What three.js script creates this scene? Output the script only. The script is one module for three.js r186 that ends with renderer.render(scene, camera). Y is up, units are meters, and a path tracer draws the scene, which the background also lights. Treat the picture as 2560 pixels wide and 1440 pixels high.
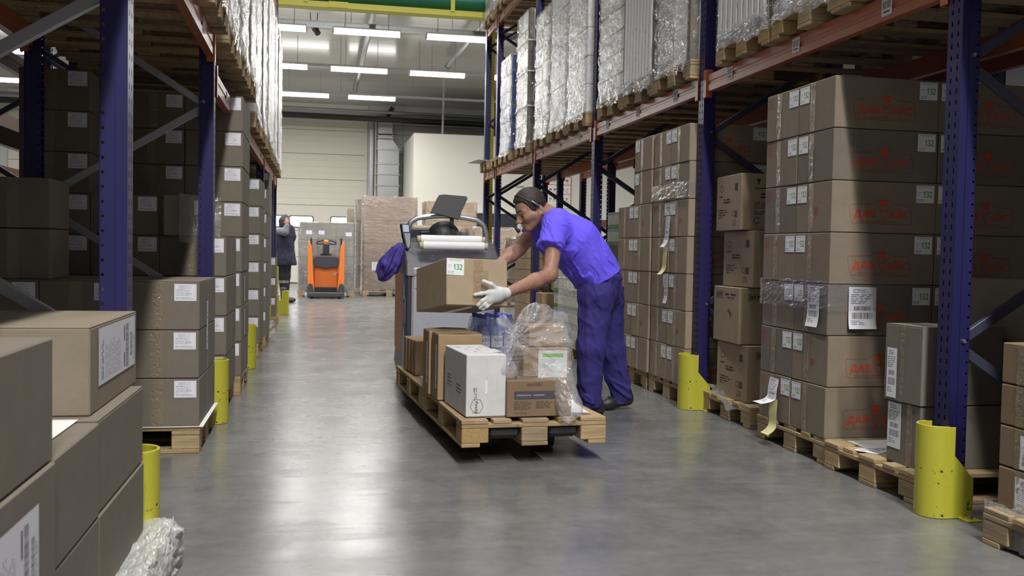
import * as THREE from 'three';
import { mergeGeometries, toCreasedNormals } from 'three/addons/utils/BufferGeometryUtils.js';
import { RectAreaLightUniformsLib } from 'three/addons/lights/RectAreaLightUniformsLib.js';
import { createNoise3D } from 'simplex-noise';

// ---------------------------------------------------------------- camera, sky, exposure
const V = (x, y, z) => new THREE.Vector3(x, y, z);
const FOCAL = 2415.8, YAW = 0.2009, PITCH = -0.03775, ROLL = 0.01867, EYE = 1.13;   // lens in pixels of the 2560 x 1440 frame
const scene = new THREE.Scene();
const camera = new THREE.PerspectiveCamera(2 * Math.atan(720 / FOCAL) * 180 / Math.PI, 2560 / 1440, 0.05, 120);
const fwd = V(Math.sin(YAW) * Math.cos(PITCH), Math.sin(PITCH), -Math.cos(YAW) * Math.cos(PITCH));
const right0 = V(Math.cos(YAW), 0, Math.sin(YAW)), up0 = V().crossVectors(right0, fwd).normalize();
const camR = right0.clone().multiplyScalar(Math.cos(ROLL)).addScaledVector(up0, Math.sin(ROLL));
const camU = up0.clone().multiplyScalar(Math.cos(ROLL)).addScaledVector(right0, -Math.sin(ROLL));
camera.position.set(0, EYE, 0);
camera.quaternion.setFromRotationMatrix(new THREE.Matrix4().makeBasis(camR, camU, fwd.clone().negate()));
camera.focus = 6.2; camera.userData.fStop = 5.6;
scene.add(camera);
scene.background = new THREE.Color(9, 9.1, 9.8);            // overcast winter daylight, seen only through the door's windows
const renderer = new THREE.WebGLRenderer({ antialias: true });
renderer.toneMapping = THREE.LinearToneMapping;
renderer.toneMappingExposure = 1.0;
renderer.shadowMap.enabled = true;
RectAreaLightUniformsLib.init();
const HIGH_LAMP = 95, CROSS_LAMP = 420, DOCK_LAMP = 145;        // radiance of the high-bay strips over the aisle, of those over the cross aisle behind the viewer, and of the dock battens

// ---------------------------------------------------------------- helpers
let seedState = 12345;
const rnd = () => { seedState = (seedState + 0x6d2b79f5) | 0; let t = Math.imul(seedState ^ (seedState >>> 15), 1 | seedState); t = (t + Math.imul(t ^ (t >>> 7), 61 | t)) ^ t; return ((t ^ (t >>> 14)) >>> 0) / 4294967296; };
const rr = (a, b) => a + (b - a) * rnd();
const pick = (a) => a[Math.floor(rnd() * a.length) % a.length];
const n3 = createNoise3D(rnd);
const fbm = (x, y, z, o = 4) => { let s = 0, a = 0.5; for (let i = 0; i < o; i++) { s += a * n3(x, y, z); x *= 2.03; y *= 2.03; z *= 2.03; a *= 0.5; } return s; };
const clamp = (x, a = 0, b = 1) => Math.min(b, Math.max(a, x));
const smooth = (a, b, x) => { const t = clamp((x - a) / (b - a)); return t * t * (3 - 2 * t); };
// a pixel of the survey turned into a place at depth d along the aisle
const at = (px, py, d) => { const r = fwd.clone().addScaledVector(camR, (px - 1280) / FOCAL).addScaledVector(camU, -(py - 720) / FOCAL); return V(0, EYE, 0).addScaledVector(r, -d / r.z); };

const taken = new Map();
const numbered = (n) => { const k = taken.get(n) ?? 0; taken.set(n, k + 1); return k ? `${n}_${String(k).padStart(3, '0')}` : n; };
function tag(o, label, category, group, kind) {
  o.userData = { ...o.userData, label };
  if (category) o.userData.category = category;
  if (group) o.userData.group = group;
  if (kind) o.userData.kind = kind;
  return o;
}
function thing(name, label, category, [x, y, z] = [0, 0, 0], turn = 0, group) {
  const o = new THREE.Group(); o.name = numbered(name); scene.add(o);
  o.position.set(x, y, z); o.rotation.y = turn;
  return tag(o, label, category, group);
}
function part(parent, name, geo, mat, pos, rot) {
  const m = new THREE.Mesh(geo, mat); m.name = numbered(name);
  m.castShadow = m.receiveShadow = true;
  if (pos) m.position.set(...pos);
  if (rot) m.rotation.set(...rot);
  parent.add(m); return m;
}
function solo(name, geo, mat, label, category, pos, rot, group) { return tag(part(scene, name, geo, mat, pos, rot), label, category, group); }
function struct(name, geo, mat, pos, rot, parent) {
  const m = part(parent ?? scene, name, geo, mat, pos, rot);
  if (!parent) m.userData.kind = 'structure';
  return m;
}
function copyOf(o, label, [x, y, z], turn) {
  const c = o.clone(); c.name = numbered(o.name.replace(/_\d{3,}$/, '')); c.traverse((k) => { if (k !== c) k.name = numbered(k.name.replace(/_\d{3,}$/, '')); });
  c.userData = { ...o.userData, label }; scene.add(c); c.position.set(x, y, z); if (turn !== undefined) c.rotation.y = turn; return c;
}
function meters(g, k = 1, ox = 0, oy = 0) {      // uv in metres from the side each face looks to
  if (g.index) g = g.toNonIndexed();
  const p = g.attributes.position, n = g.attributes.normal, uv = new Float32Array(p.count * 2);
  for (let i = 0; i < p.count; i++) {
    const ax = Math.abs(n.getX(i)), ay = Math.abs(n.getY(i)), az = Math.abs(n.getZ(i)), x = p.getX(i), y = p.getY(i), z = p.getZ(i);
    const [u, v] = ay >= ax && ay >= az ? [x, z] : ax >= az ? [z, y] : [x, y];
    uv[i * 2] = u * k + ox; uv[i * 2 + 1] = v * k + oy;
  }
  g.setAttribute('uv', new THREE.BufferAttribute(uv, 2)); return g;
}
const boxCache = new Map();
function cbox(w, h, d, b = 0.003, key = 0) {     // chamfered box, 44 triangles, base at y = 0
  const id = [w, h, d, b, key].map((x) => +x.toFixed(4)).join();
  if (boxCache.has(id)) return boxCache.get(id);
  const P = [], N = [], c = [w / 2, h / 2, d / 2];
  const corner = (sx, sy, sz, ax) => { const s = [sx, sy, sz]; return s.map((v, i) => v * (i === ax ? c[i] : c[i] - b)); };
  const tri = (a, q, r) => {
    const n = V(...q).sub(V(...a)).cross(V(...r).sub(V(...a))).normalize();
    if (n.dot(V(...a).add(V(...q)).add(V(...r))) < 0) { [q, r] = [r, q]; n.negate(); }
    for (const v of [a, q, r]) { P.push(v[0], v[1] + h / 2, v[2]); N.push(n.x, n.y, n.z); }
  };
  const quad = (a, q, r, s) => { tri(a, q, r); tri(a, r, s); };
  for (let ax = 0; ax < 3; ax++) for (const s of [-1, 1]) {
    const i = (ax + 1) % 3, j = (ax + 2) % 3, f = (u, v) => { const k = [0, 0, 0]; k[ax] = s; k[i] = u; k[j] = v; return corner(...k, ax); };
    quad(f(-1, -1), f(1, -1), f(1, 1), f(-1, 1));
  }
  for (let ax = 0; ax < 3; ax++) { const i = (ax + 1) % 3, j = (ax + 2) % 3; for (const u of [-1, 1]) for (const v of [-1, 1]) {
    const f = (e, q) => { const k = [0, 0, 0]; k[ax] = e; k[i] = u; k[j] = v; return corner(...k, q); };
    quad(f(-1, i), f(1, i), f(1, j), f(-1, j));
  } }
  for (const x of [-1, 1]) for (const y of [-1, 1]) for (const z of [-1, 1]) tri(corner(x, y, z, 0), corner(x, y, z, 1), corner(x, y, z, 2));
  const g = new THREE.BufferGeometry();
  g.setAttribute('position', new THREE.Float32BufferAttribute(P, 3)); g.setAttribute('normal', new THREE.Float32BufferAttribute(N, 3));
  const out = meters(g, 1, (key * 0.37) % 1, (key * 0.61) % 1);
  boxCache.set(id, out); return out;
}
const moved = (g, x, y, z, rx = 0, ry = 0, rz = 0) => { const k = g.clone(); k.applyMatrix4(new THREE.Matrix4().makeRotationFromEuler(new THREE.Euler(rx, ry, rz)).setPosition(x, y, z)); return k; };
const merge = (list) => mergeGeometries(list.map((g) => { let k = g.index ? g.toNonIndexed() : g.clone(); for (const n of Object.keys(k.attributes)) if (!['position', 'normal', 'uv'].includes(n)) k.deleteAttribute(n); return k; }));
function bar(a, b, w, h, chamfer = 0.003) {       // a straight bar between two points, wide w, high h
  const len = a.distanceTo(b), g = cbox(w, len, h, chamfer).clone(), q = new THREE.Quaternion().setFromUnitVectors(V(0, 1, 0), b.clone().sub(a).normalize());
  g.applyMatrix4(new THREE.Matrix4().makeRotationFromQuaternion(q).setPosition(a)); return g;
}
const tube = (pts, r, seg = 40, rad = 12, tension = 0.3) => new THREE.TubeGeometry(new THREE.CatmullRomCurve3(pts, false, 'catmullrom', tension), seg, r, rad);
function rod(a, b, r, rad = 12) { const g = new THREE.CylinderGeometry(r, r, a.distanceTo(b), rad); const q = new THREE.Quaternion().setFromUnitVectors(V(0, 1, 0), b.clone().sub(a).normalize()); g.applyMatrix4(new THREE.Matrix4().makeRotationFromQuaternion(q).setPosition(a.clone().add(b).multiplyScalar(0.5))); return g; }
function extrude(pts, depth, bevel = 0.004, holes = []) {
  const s = new THREE.Shape(pts.map(([x, y]) => new THREE.Vector2(x, y)));
  for (const h of holes) s.holes.push(h);
  const g = new THREE.ExtrudeGeometry(s, { depth, bevelEnabled: bevel > 0, bevelThickness: bevel, bevelSize: bevel, bevelOffset: -bevel, bevelSegments: 2, curveSegments: 8 });
  return meters(g);
}
// naive surface nets over a distance field: one smooth closed mesh
function mesher(f, lo, hi, cell) {
  const n = [0, 1, 2].map((i) => Math.ceil((hi[i] - lo[i]) / cell) + 1), [nx, ny, nz] = n, val = new Float32Array(nx * ny * nz), id = new Int32Array(nx * ny * nz).fill(-1);
  for (let k = 0, q = 0; k < nz; k++) for (let j = 0; j < ny; j++) for (let i = 0; i < nx; i++, q++) val[q] = f(lo[0] + i * cell, lo[1] + j * cell, lo[2] + k * cell);
  const P = [], I = [], at3 = (i, j, k) => i + nx * (j + ny * k);
  const E = [[0, 1], [0, 2], [0, 4], [1, 3], [1, 5], [2, 3], [2, 6], [3, 7], [4, 5], [4, 6], [5, 7], [6, 7]];
  for (let k = 0; k < nz - 1; k++) for (let j = 0; j < ny - 1; j++) for (let i = 0; i < nx - 1; i++) {
    const c = []; let m = 0;
    for (let q = 0; q < 8; q++) { c[q] = val[at3(i + (q & 1), j + ((q >> 1) & 1), k + (q >> 2))]; if (c[q] < 0) m++; }
    if (m === 0 || m === 8) continue;
    let x = 0, y = 0, z = 0, s = 0;
    for (const [a, b] of E) if ((c[a] < 0) !== (c[b] < 0)) { const t = c[a] / (c[a] - c[b]); x += (a & 1) + t * ((b & 1) - (a & 1)); y += ((a >> 1) & 1) + t * (((b >> 1) & 1) - ((a >> 1) & 1)); z += (a >> 2) + t * ((b >> 2) - (a >> 2)); s++; }
    id[at3(i, j, k)] = P.length / 3;
    P.push(lo[0] + (i + x / s) * cell, lo[1] + (j + y / s) * cell, lo[2] + (k + z / s) * cell);
  }
  const face = (a, b, c, d, flip) => { if (Math.min(a, b, c, d) < 0) return; flip ? I.push(a, c, b, a, d, c) : I.push(a, b, c, a, c, d); };
  for (let k = 1; k < nz - 1; k++) for (let j = 1; j < ny - 1; j++) for (let i = 1; i < nx - 1; i++) {
    const s = val[at3(i, j, k)] < 0;
    if (s !== val[at3(i + 1, j, k)] < 0) face(id[at3(i, j - 1, k - 1)], id[at3(i, j, k - 1)], id[at3(i, j, k)], id[at3(i, j - 1, k)], !s);
    if (s !== val[at3(i, j + 1, k)] < 0) face(id[at3(i - 1, j, k - 1)], id[at3(i - 1, j, k)], id[at3(i, j, k)], id[at3(i, j, k - 1)], !s);
    if (s !== val[at3(i, j, k + 1)] < 0) face(id[at3(i - 1, j - 1, k)], id[at3(i, j - 1, k)], id[at3(i, j, k)], id[at3(i - 1, j, k)], !s);
  }
  const g = new THREE.BufferGeometry();
  g.setAttribute('position', new THREE.Float32BufferAttribute(P, 3)); g.setIndex(I);
  const N = new Float32Array(P.length), e = cell * 0.6;
  for (let q = 0; q < P.length; q += 3) {
    const [x, y, z] = [P[q], P[q + 1], P[q + 2]], v = V(f(x + e, y, z) - f(x - e, y, z), f(x, y + e, z) - f(x, y - e, z), f(x, y, z + e) - f(x, y, z - e)).normalize();
    N[q] = v.x; N[q + 1] = v.y; N[q + 2] = v.z;
  }
  g.setAttribute('normal', new THREE.BufferAttribute(N, 3));
  const uv = new Float32Array(P.length / 3 * 2);
  for (let q = 0; q < P.length / 3; q++) { uv[q * 2] = P[q * 3] + P[q * 3 + 2]; uv[q * 2 + 1] = P[q * 3 + 1]; }
  g.setAttribute('uv', new THREE.BufferAttribute(uv, 2));
  return g;
}
const smin = (a, b, k) => { const h = Math.max(k - Math.abs(a - b), 0) / k; return Math.min(a, b) - h * h * k * 0.25; };
const smax = (a, b, k) => -smin(-a, -b, k);
function cone(a, b, ra, rb) {                     // distance to a limb that tapers from a to b
  const ax = a.x, ay = a.y, az = a.z, dx = b.x - ax, dy = b.y - ay, dz = b.z - az, L = dx * dx + dy * dy + dz * dz;
  return (x, y, z) => { const px = x - ax, py = y - ay, pz = z - az, t = clamp((px * dx + py * dy + pz * dz) / L); return Math.hypot(px - t * dx, py - t * dy, pz - t * dz) - ra - (rb - ra) * t; };
}
const chain = (pts, radii) => pts.slice(1).map((p, i) => cone(pts[i], p, radii[i], radii[i + 1]));
const union = (list, k) => (x, y, z) => { let d = list[0](x, y, z); for (let i = 1; i < list.length; i++) d = smin(d, list[i](x, y, z), k); return d; };
const bounds = (pts, pad) => { const b = new THREE.Box3().setFromPoints(pts).expandByScalar(pad); return [b.min.toArray(), b.max.toArray()]; };

// ---------------------------------------------------------------- textures
function canvasTex(w, h, draw, repeat) {
  const c = document.createElement('canvas'); c.width = w; c.height = h;
  draw(c.getContext('2d'), w, h);
  const t = new THREE.CanvasTexture(c); t.colorSpace = THREE.SRGBColorSpace; t.magFilter = THREE.LinearFilter;
  if (repeat) { t.wrapS = t.wrapT = THREE.RepeatWrapping; }
  return t;
}
function dataTex(n, fn, srgb, m = n) {             // fn(u, v) -> [r, g, b] in 0..1, tiles by itself
  const a = new Uint8Array(n * m * 4);
  for (let j = 0; j < m; j++) for (let i = 0; i < n; i++) { const c = fn(i / n, j / m); for (let k = 0; k < 3; k++) a[(j * n + i) * 4 + k] = clamp(c[k]) * 255; a[(j * n + i) * 4 + 3] = 255; }
  const t = new THREE.DataTexture(a, n, m); t.wrapS = t.wrapT = THREE.RepeatWrapping; t.magFilter = THREE.LinearFilter; t.minFilter = THREE.LinearMipmapLinearFilter;
  if (srgb) t.colorSpace = THREE.SRGBColorSpace; t.needsUpdate = true; return t;
}
// noise that tiles over the unit square (a torus in four dimensions would be exact; this blends the two ends)
const tiled = (fn) => (u, v) => { const a = smooth(0.8, 1, u), b = smooth(0.8, 1, v); if (!a && !b) return fn(u, v); return (fn(u, v) * (1 - a) + fn(u - 1, v) * a) * (1 - b) + (fn(u, v - 1) * (1 - a) + fn(u - 1, v - 1) * a) * b; };
const rep = (t, x, y = x) => { const k = t.clone(); k.repeat.set(x, y); k.needsUpdate = true; return k; };
const lin = (r, g, b) => new THREE.Color().setRGB(r, g, b);

const blot = tiled((u, v) => fbm(u * 5, v * 5, 1.3, 5)), fine = tiled((u, v) => fbm(u * 60, v * 60, 4.1, 3)), mott = tiled((u, v) => fbm(u * 14, v * 14, 9.4, 4));
const streak = tiled((u, v) => fbm(u * 3, v * 40, 6.2, 3));
const floorColor = dataTex(1024, (u, v) => { const k = 0.47 + 0.045 * blot(u, v) + 0.05 * mott(u, v) + 0.035 * fine(u, v) + 0.025 * streak(u, v); return [k * 0.985, k * 0.99, k * 0.995]; }, true);
const floorRough = dataTex(512, (u, v) => { const k = 0.265 + 0.08 * blot(u, v) + 0.04 * mott(u, v) + 0.06 * streak(u, v); return [k, k, k]; });
const cardTex = dataTex(512, (u, v) => { const k = 0.93 + 0.035 * blot(u, v) + 0.03 * fine(u, v) + 0.005 * Math.sin(u * 2 * Math.PI * 80); return [k, k * 0.995, k * 0.985]; }, true);
const woodTex = dataTex(512, (u, v) => { const g = fbm(u * 4, v * 46, 2.2, 4), k = 0.86 + 0.16 * g + 0.05 * fine(u, v), s = smooth(0.34, 0.5, blot(u, v)) * 0.16; return [k - s, k * 0.97 - s, k * 0.92 - s]; }, true);
const grainTex = dataTex(256, (u, v) => { const g = 0.88 + 0.14 * mott(u, v) + 0.12 * fine(u, v); return [g, g * 0.98, g * 0.95]; }, true);
const wrinkle = dataTex(512, tiled3((u, v) => { const a = 1 - Math.abs(fbm(u * 3 + v * 1.2, v * 14 - u * 2.5, 3.3, 4)) * 2.4, b = 1 - Math.abs(fbm(u * 9, v * 10, 8.8, 3)) * 2; return 0.6 * a + 0.35 * b; }));
const crumple = dataTex(512, tiled3((u, v) => { const a = 1 - Math.abs(fbm(u * 5, v * 5, 5.3, 4)) * 2.2, b = 1 - Math.abs(fbm(u * 12, v * 7, 1.8, 3)) * 2; return 0.6 * a + 0.3 * b; }));
const galvTex = dataTex(256, (u, v) => { const g = 0.9 + 0.1 * mott(u, v) + 0.05 * fine(u, v); return [g, g, g]; }, true);
const scuffTex = dataTex(512, (u, v) => { const m = smooth(0.36, 0.5, mott(u, v) + 0.35 * fine(u, v)) * smooth(0.02, 0.2, blot(u, v)), k = 0.95 + 0.05 * fine(u, v); return [k * (1 - 0.8 * m), k * (1 - 0.8 * m), k * (1 - 0.75 * m)]; }, true);
const weave = dataTex(256, (u, v) => { const k = 0.5 + 0.25 * Math.sin(u * Math.PI * 2 * 64) * Math.sin(v * Math.PI * 2 * 64) + 0.3 * fine(u, v); return [k, k, k]; });
function tiled3(fn) { const t = tiled(fn); return (u, v) => { const k = t(u, v); return [k, k, k]; }; }

const ink = '#2b2b33';
function lines(g, x, y, w, n, step, size, color = ink, wob = 0.5) { g.fillStyle = color; for (let i = 0; i < n; i++) { let p = x; const end = x + w * rr(1 - wob, 1); while (p < end) { const k = rr(3, 14) * size; g.fillRect(p, y + i * step, Math.min(k, end - p), size); p += k + rr(2, 5) * size * 0.6; } } }
function barcode(g, x, y, w, h, color = ink) { g.fillStyle = color; let p = x; while (p < x + w) { const k = pick([2, 2, 3, 5]); g.fillRect(p, y, k, h); p += k + pick([2, 3, 4]); } }
const paper = (g, w, h, c = '#e4e3ea') => { g.fillStyle = c; g.fillRect(0, 0, w, h); };
const T = {};
T.form = canvasTex(320, 270, (g, w, h) => { paper(g, w, h); g.strokeStyle = '#8d8fa3'; g.lineWidth = 2; g.strokeRect(14, 12, w - 30, h - 26); lines(g, 60, 24, 190, 5, 11, 4, '#7c84a8'); lines(g, 26, 84, 230, 2, 13, 4, '#3a3f63'); lines(g, 26, 118, 210, 5, 16, 4, '#55597a', 0.6); lines(g, 170, 120, 110, 4, 16, 4, '#55597a', 0.6); lines(g, 26, 214, 260, 3, 11, 4, '#55597a', 0.2); });
T.ship = canvasTex(200, 400, (g, w, h) => { paper(g, w, h); lines(g, 30, 20, 120, 3, 14, 5); lines(g, 16, 70, 160, 6, 16, 6, '#444450', 0.4); barcode(g, 40, 180, 120, 40); barcode(g, 26, 240, 150, 60); lines(g, 20, 320, 100, 3, 16, 5); });
T.bigForm = canvasTex(512, 400, (g, w, h) => { paper(g, w, h, '#dcdbe3'); g.save(); g.translate(0, h); g.rotate(-Math.PI / 2); const W = h, H = w; lines(g, 30, 40, W - 120, 2, 14, 7, '#33343f', 0.2); lines(g, 26, 90, W - 60, 11, 19, 5, '#74768a', 0.35); g.fillStyle = '#45454f'; g.fillRect(30, 340, 110, 15); g.fillRect(230, 340, 120, 15); barcode(g, 20, 368, W - 60, 44); barcode(g, 90, 436, W - 210, 36); lines(g, 40, 486, W - 160, 1, 10, 6); g.restore(); });
T.sticker = canvasTex(300, 250, (g, w, h) => { paper(g, w, h, '#e9ebee'); lines(g, 36, 14, 220, 2, 11, 5, '#8a8f98', 0.1); g.fillStyle = '#4f9a4a'; g.font = 'bold 112px sans-serif'; g.save(); g.translate(112, 170); g.scale(0.86, 1.12); g.fillText('132', 0, 0); g.restore(); g.fillStyle = '#b9bfca'; g.fillRect(24, 96, 40, 12); g.fillRect(40, 108, 10, 46); g.fillRect(66, 96, 12, 30); lines(g, 20, 196, 110, 3, 13, 6, '#6f7786', 0.15); });
const clear = (g, w, h) => g.clearRect(0, 0, w, h);
T.cone = canvasTex(640, 300, (g, w, h) => {
  clear(g, w, h); g.strokeStyle = 'rgba(190,62,40,0.75)'; g.lineWidth = 4; g.beginPath(); g.moveTo(230, 92); g.lineTo(36, 96); g.quadraticCurveTo(16, 100, 18, 124); g.lineTo(38, 232); g.quadraticCurveTo(44, 256, 66, 258); g.lineTo(590, 262); g.quadraticCurveTo(620, 258, 618, 220); g.lineTo(600, 110); g.quadraticCurveTo(596, 96, 570, 96); g.lineTo(450, 92); g.quadraticCurveTo(340, 20, 230, 92); g.stroke();
  g.fillStyle = '#c8452b'; g.font = 'bold 96px sans-serif';
  g.save(); g.translate(62, 204); g.scale(1.1, 0.92); g.fillText('ДАВ', 0, 0); g.restore(); g.save(); g.translate(388, 210); g.scale(1.02, 0.92); g.fillText('АЙС', 0, 0); g.restore();
  g.beginPath(); g.arc(342, 90, 36, Math.PI, 0); g.lineTo(380, 108); g.lineTo(304, 108); g.fill();
  g.lineWidth = 7; g.strokeStyle = '#c8452b'; g.beginPath(); g.moveTo(298, 116); g.lineTo(342, 240); g.lineTo(386, 116); g.stroke();
  g.lineWidth = 3; for (let i = 0; i < 3; i++) { g.beginPath(); g.arc(342, 118 + i * 12, 26 - i * 5, 0.2, Math.PI - 0.2); g.stroke(); }
  lines(g, 110, 238, 420, 1, 10, 5, 'rgba(190,62,40,0.8)', 0.1);
});
T.stamp = canvasTex(160, 150, (g, w, h) => { clear(g, w, h); g.strokeStyle = 'rgba(190,80,60,0.8)'; g.lineWidth = 4; g.strokeRect(6, 6, w - 12, h - 12); lines(g, 18, 24, 124, 7, 17, 7, 'rgba(190,80,60,0.75)', 0.3); });
T.redMark = canvasTex(120, 100, (g, w, h) => { clear(g, w, h); lines(g, 10, 12, 100, 5, 17, 9, 'rgba(185,50,45,0.85)', 0.5); });
T.printSide = canvasTex(420, 420, (g, w, h) => { clear(g, w, h); g.fillStyle = ink; g.font = 'bold 40px sans-serif'; for (const [x, k] of [[60, 0], [130, 1], [190, 2], [250, 3]]) { if (k === 0) { g.beginPath(); g.moveTo(x, 20); g.lineTo(x + 36, 20); g.lineTo(x + 22, 48); g.lineTo(x + 22, 66); g.lineTo(x + 14, 66); g.lineTo(x + 14, 48); g.fill(); } else if (k === 1) { g.fillRect(x, 24, 8, 42); g.fillRect(x + 26, 24, 8, 42); g.fillRect(x - 6, 64, 46, 5); } else if (k === 2) { g.fillRect(x, 26, 34, 7); g.fillRect(x + 14, 26, 7, 42); } else { g.beginPath(); g.arc(x + 22, 50, 16, 3.4, 6); g.lineWidth = 8; g.strokeStyle = ink; g.stroke(); } } lines(g, 50, 92, 250, 1, 10, 9); lines(g, 96, 138, 260, 2, 26, 14, ink, 0.2); lines(g, 46, 214, 330, 4, 15, 5, ink, 0.1); lines(g, 46, 288, 300, 2, 18, 7); g.strokeStyle = ink; g.lineWidth = 6; g.beginPath(); g.arc(70, 366, 24, 0.6, 5.7); g.stroke(); barcode(g, 130, 342, 110, 50); });
T.printEnd = canvasTex(420, 420, (g, w, h) => { clear(g, w, h); g.strokeStyle = ink; g.lineWidth = 4; g.beginPath(); g.ellipse(70, 92, 34, 24, 0, 0, 7); g.stroke(); lines(g, 30, 150, 130, 1, 10, 8); lines(g, 120, 176, 160, 2, 22, 11, ink, 0.2); barcode(g, 330, 60, 54, 60); lines(g, 26, 262, 170, 4, 20, 7, ink, 0.6); g.beginPath(); g.arc(300, 300, 20, 0.5, 5.6); g.stroke(); barcode(g, 330, 276, 56, 56); g.lineWidth = 5; for (let i = 0; i < 3; i++) { g.beginPath(); g.moveTo(300 + i * 26, 400); g.quadraticCurveTo(322 + i * 20, 380, 310 + i * 24, 350); g.stroke(); } });
T.topMark = canvasTex(420, 420, (g, w, h) => { clear(g, w, h); g.fillStyle = ink; g.font = 'bold 48px sans-serif'; g.fillText('ВЕРХ', 24, 70); g.lineWidth = 3; g.strokeStyle = ink; g.strokeRect(18, 26, 136, 54); lines(g, 190, 40, 200, 1, 10, 12, ink, 0.05); lines(g, 230, 68, 130, 1, 10, 10, ink, 0.05); g.lineWidth = 6; for (let i = 0; i < 3; i++) { g.beginPath(); g.moveTo(240 + i * 12, 180 - i * 14); g.quadraticCurveTo(300, 190 + i * 10, 290 + i * 20, 250 - i * 24); g.stroke(); } });
T.coffee = canvasTex(300, 560, (g, w, h) => { clear(g, w, h); g.save(); g.translate(110, 350); g.rotate(Math.PI / 2); g.fillStyle = '#3c3c44'; g.font = 'bold 14px sans-serif'; g.fillText('КОФЕ', -90, 8); lines(g, -90, -26, 130, 2, 16, 6, '#55555f', 0.1); g.restore(); g.strokeStyle = '#34343c'; g.lineWidth = 4; g.beginPath(); const cx = 140, cy = 446; g.moveTo(cx - 34, cy - 66); g.lineTo(cx + 34, cy - 66); g.lineTo(cx + 66, cy); g.lineTo(cx + 34, cy + 66); g.lineTo(cx - 34, cy + 66); g.lineTo(cx - 66, cy); g.closePath(); g.stroke(); g.save(); g.translate(cx - 16, cy - 54); g.rotate(Math.PI / 2); g.fillStyle = '#26262e'; g.font = 'italic bold 40px serif'; g.fillText('Paulig', 0, 0); g.restore(); });
T.coffeeSide = canvasTex(420, 420, (g, w, h) => { clear(g, w, h); lines(g, 40, 190, 120, 4, 26, 11, '#85858d', 0.4); lines(g, 240, 230, 110, 3, 26, 11, '#85858d', 0.4); });
T.coffeeTop = canvasTex(420, 420, (g, w, h) => { clear(g, w, h); for (let i = 0; i < 7; i++) { g.save(); g.translate(60 + i * 45, 80 + (i % 3) * 100); g.rotate(0.6); lines(g, 0, 0, 60, 2, 12, 6, '#8f8f99', 0.4); g.restore(); } });
T.syrup = canvasTex(640, 240, (g, w, h) => { clear(g, w, h); g.fillStyle = '#3d332c'; g.font = 'bold 42px sans-serif'; g.save(); g.scale(0.94, 1); g.fillText('ПОСТМИКС СИРОП 20 Л.', 90, 120); g.restore(); });
T.water = canvasTex(256, 128, (g, w, h) => { paper(g, w, h, '#dfe6f6'); g.fillStyle = '#33406e'; g.font = 'bold 52px serif'; g.fillText('AQUA', 52, 66); lines(g, 60, 86, 130, 2, 14, 5, '#6f7fb0', 0.2); });
T.bandPrint = canvasTex(640, 360, (g, w, h) => { clear(g, w, h); g.fillStyle = '#4a4038'; g.font = 'bold 46px sans-serif'; g.fillText('ourilés', 190, 52); g.fillStyle = '#4b4450'; g.fillRect(60, 104, 420, 82); lines(g, 90, 138, 300, 1, 10, 14, '#8a8490', 0.1); lines(g, 60, 208, 190, 7, 13, 6, '#554a3e', 0.2); lines(g, 280, 208, 170, 6, 13, 6, '#554a3e', 0.2); g.fillStyle = '#554a3e'; g.font = 'bold 26px sans-serif'; g.fillText('12 x 0.5 kg', 60, 336); });
T.leaflet = canvasTex(300, 400, (g, w, h) => { paper(g, w, h, '#dcdedd'); g.fillStyle = '#6fbb45'; g.fillRect(40, 44, 220, 54); lines(g, 50, 130, 190, 6, 20, 6, '#8d959a', 0.4); g.fillStyle = '#333'; g.fillRect(210, 300, 40, 8); lines(g, 30, 330, 90, 2, 16, 7, '#9a8f86', 0.3); });
T.smallPrint = canvasTex(320, 420, (g, w, h) => { clear(g, w, h); g.strokeStyle = '#4a3d2c'; g.lineWidth = 6; g.strokeRect(190, 50, 110, 46); lines(g, 206, 66, 80, 1, 10, 14, '#4a3d2c', 0.1); lines(g, 70, 150, 220, 6, 17, 6, '#6b5a42', 0.3); lines(g, 60, 286, 190, 2, 20, 11, '#4a3d2c', 0.2); lines(g, 60, 342, 220, 3, 17, 6, '#6b5a42', 0.3); });
T.milk = canvasTex(300, 400, (g, w, h) => { paper(g, w, h, '#c9cbc4'); g.fillStyle = '#2f8a44'; g.fillRect(0, 300, w, 100); g.fillStyle = '#d7cf3a'; g.fillRect(0, 200, 70, 110); g.strokeStyle = '#6a6f78'; g.lineWidth = 8; g.beginPath(); g.ellipse(160, 250, 46, 100, 0, 0, 7); g.stroke(); g.lineWidth = 6; g.beginPath(); g.arc(160, 240, 24, 0, 7); g.stroke(); lines(g, 130, 300, 60, 2, 16, 6, '#55606a'); g.fillStyle = '#8b9090'; g.fillRect(0, 20, w, 40); });
T.milkSide = canvasTex(400, 400, (g, w, h) => { paper(g, w, h, '#b9bab4'); g.fillStyle = '#2f8a44'; g.fillRect(0, 300, w, 100); g.fillStyle = '#c9c136'; g.fillRect(0, 240, 60, 60); g.fillStyle = '#54463f'; g.beginPath(); g.ellipse(210, 150, 80, 44, 0.2, 0, 7); g.fill(); g.fillStyle = '#d8d9d2'; g.beginPath(); g.ellipse(210, 146, 34, 16, 0.2, 0, 7); g.fill(); });
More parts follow.
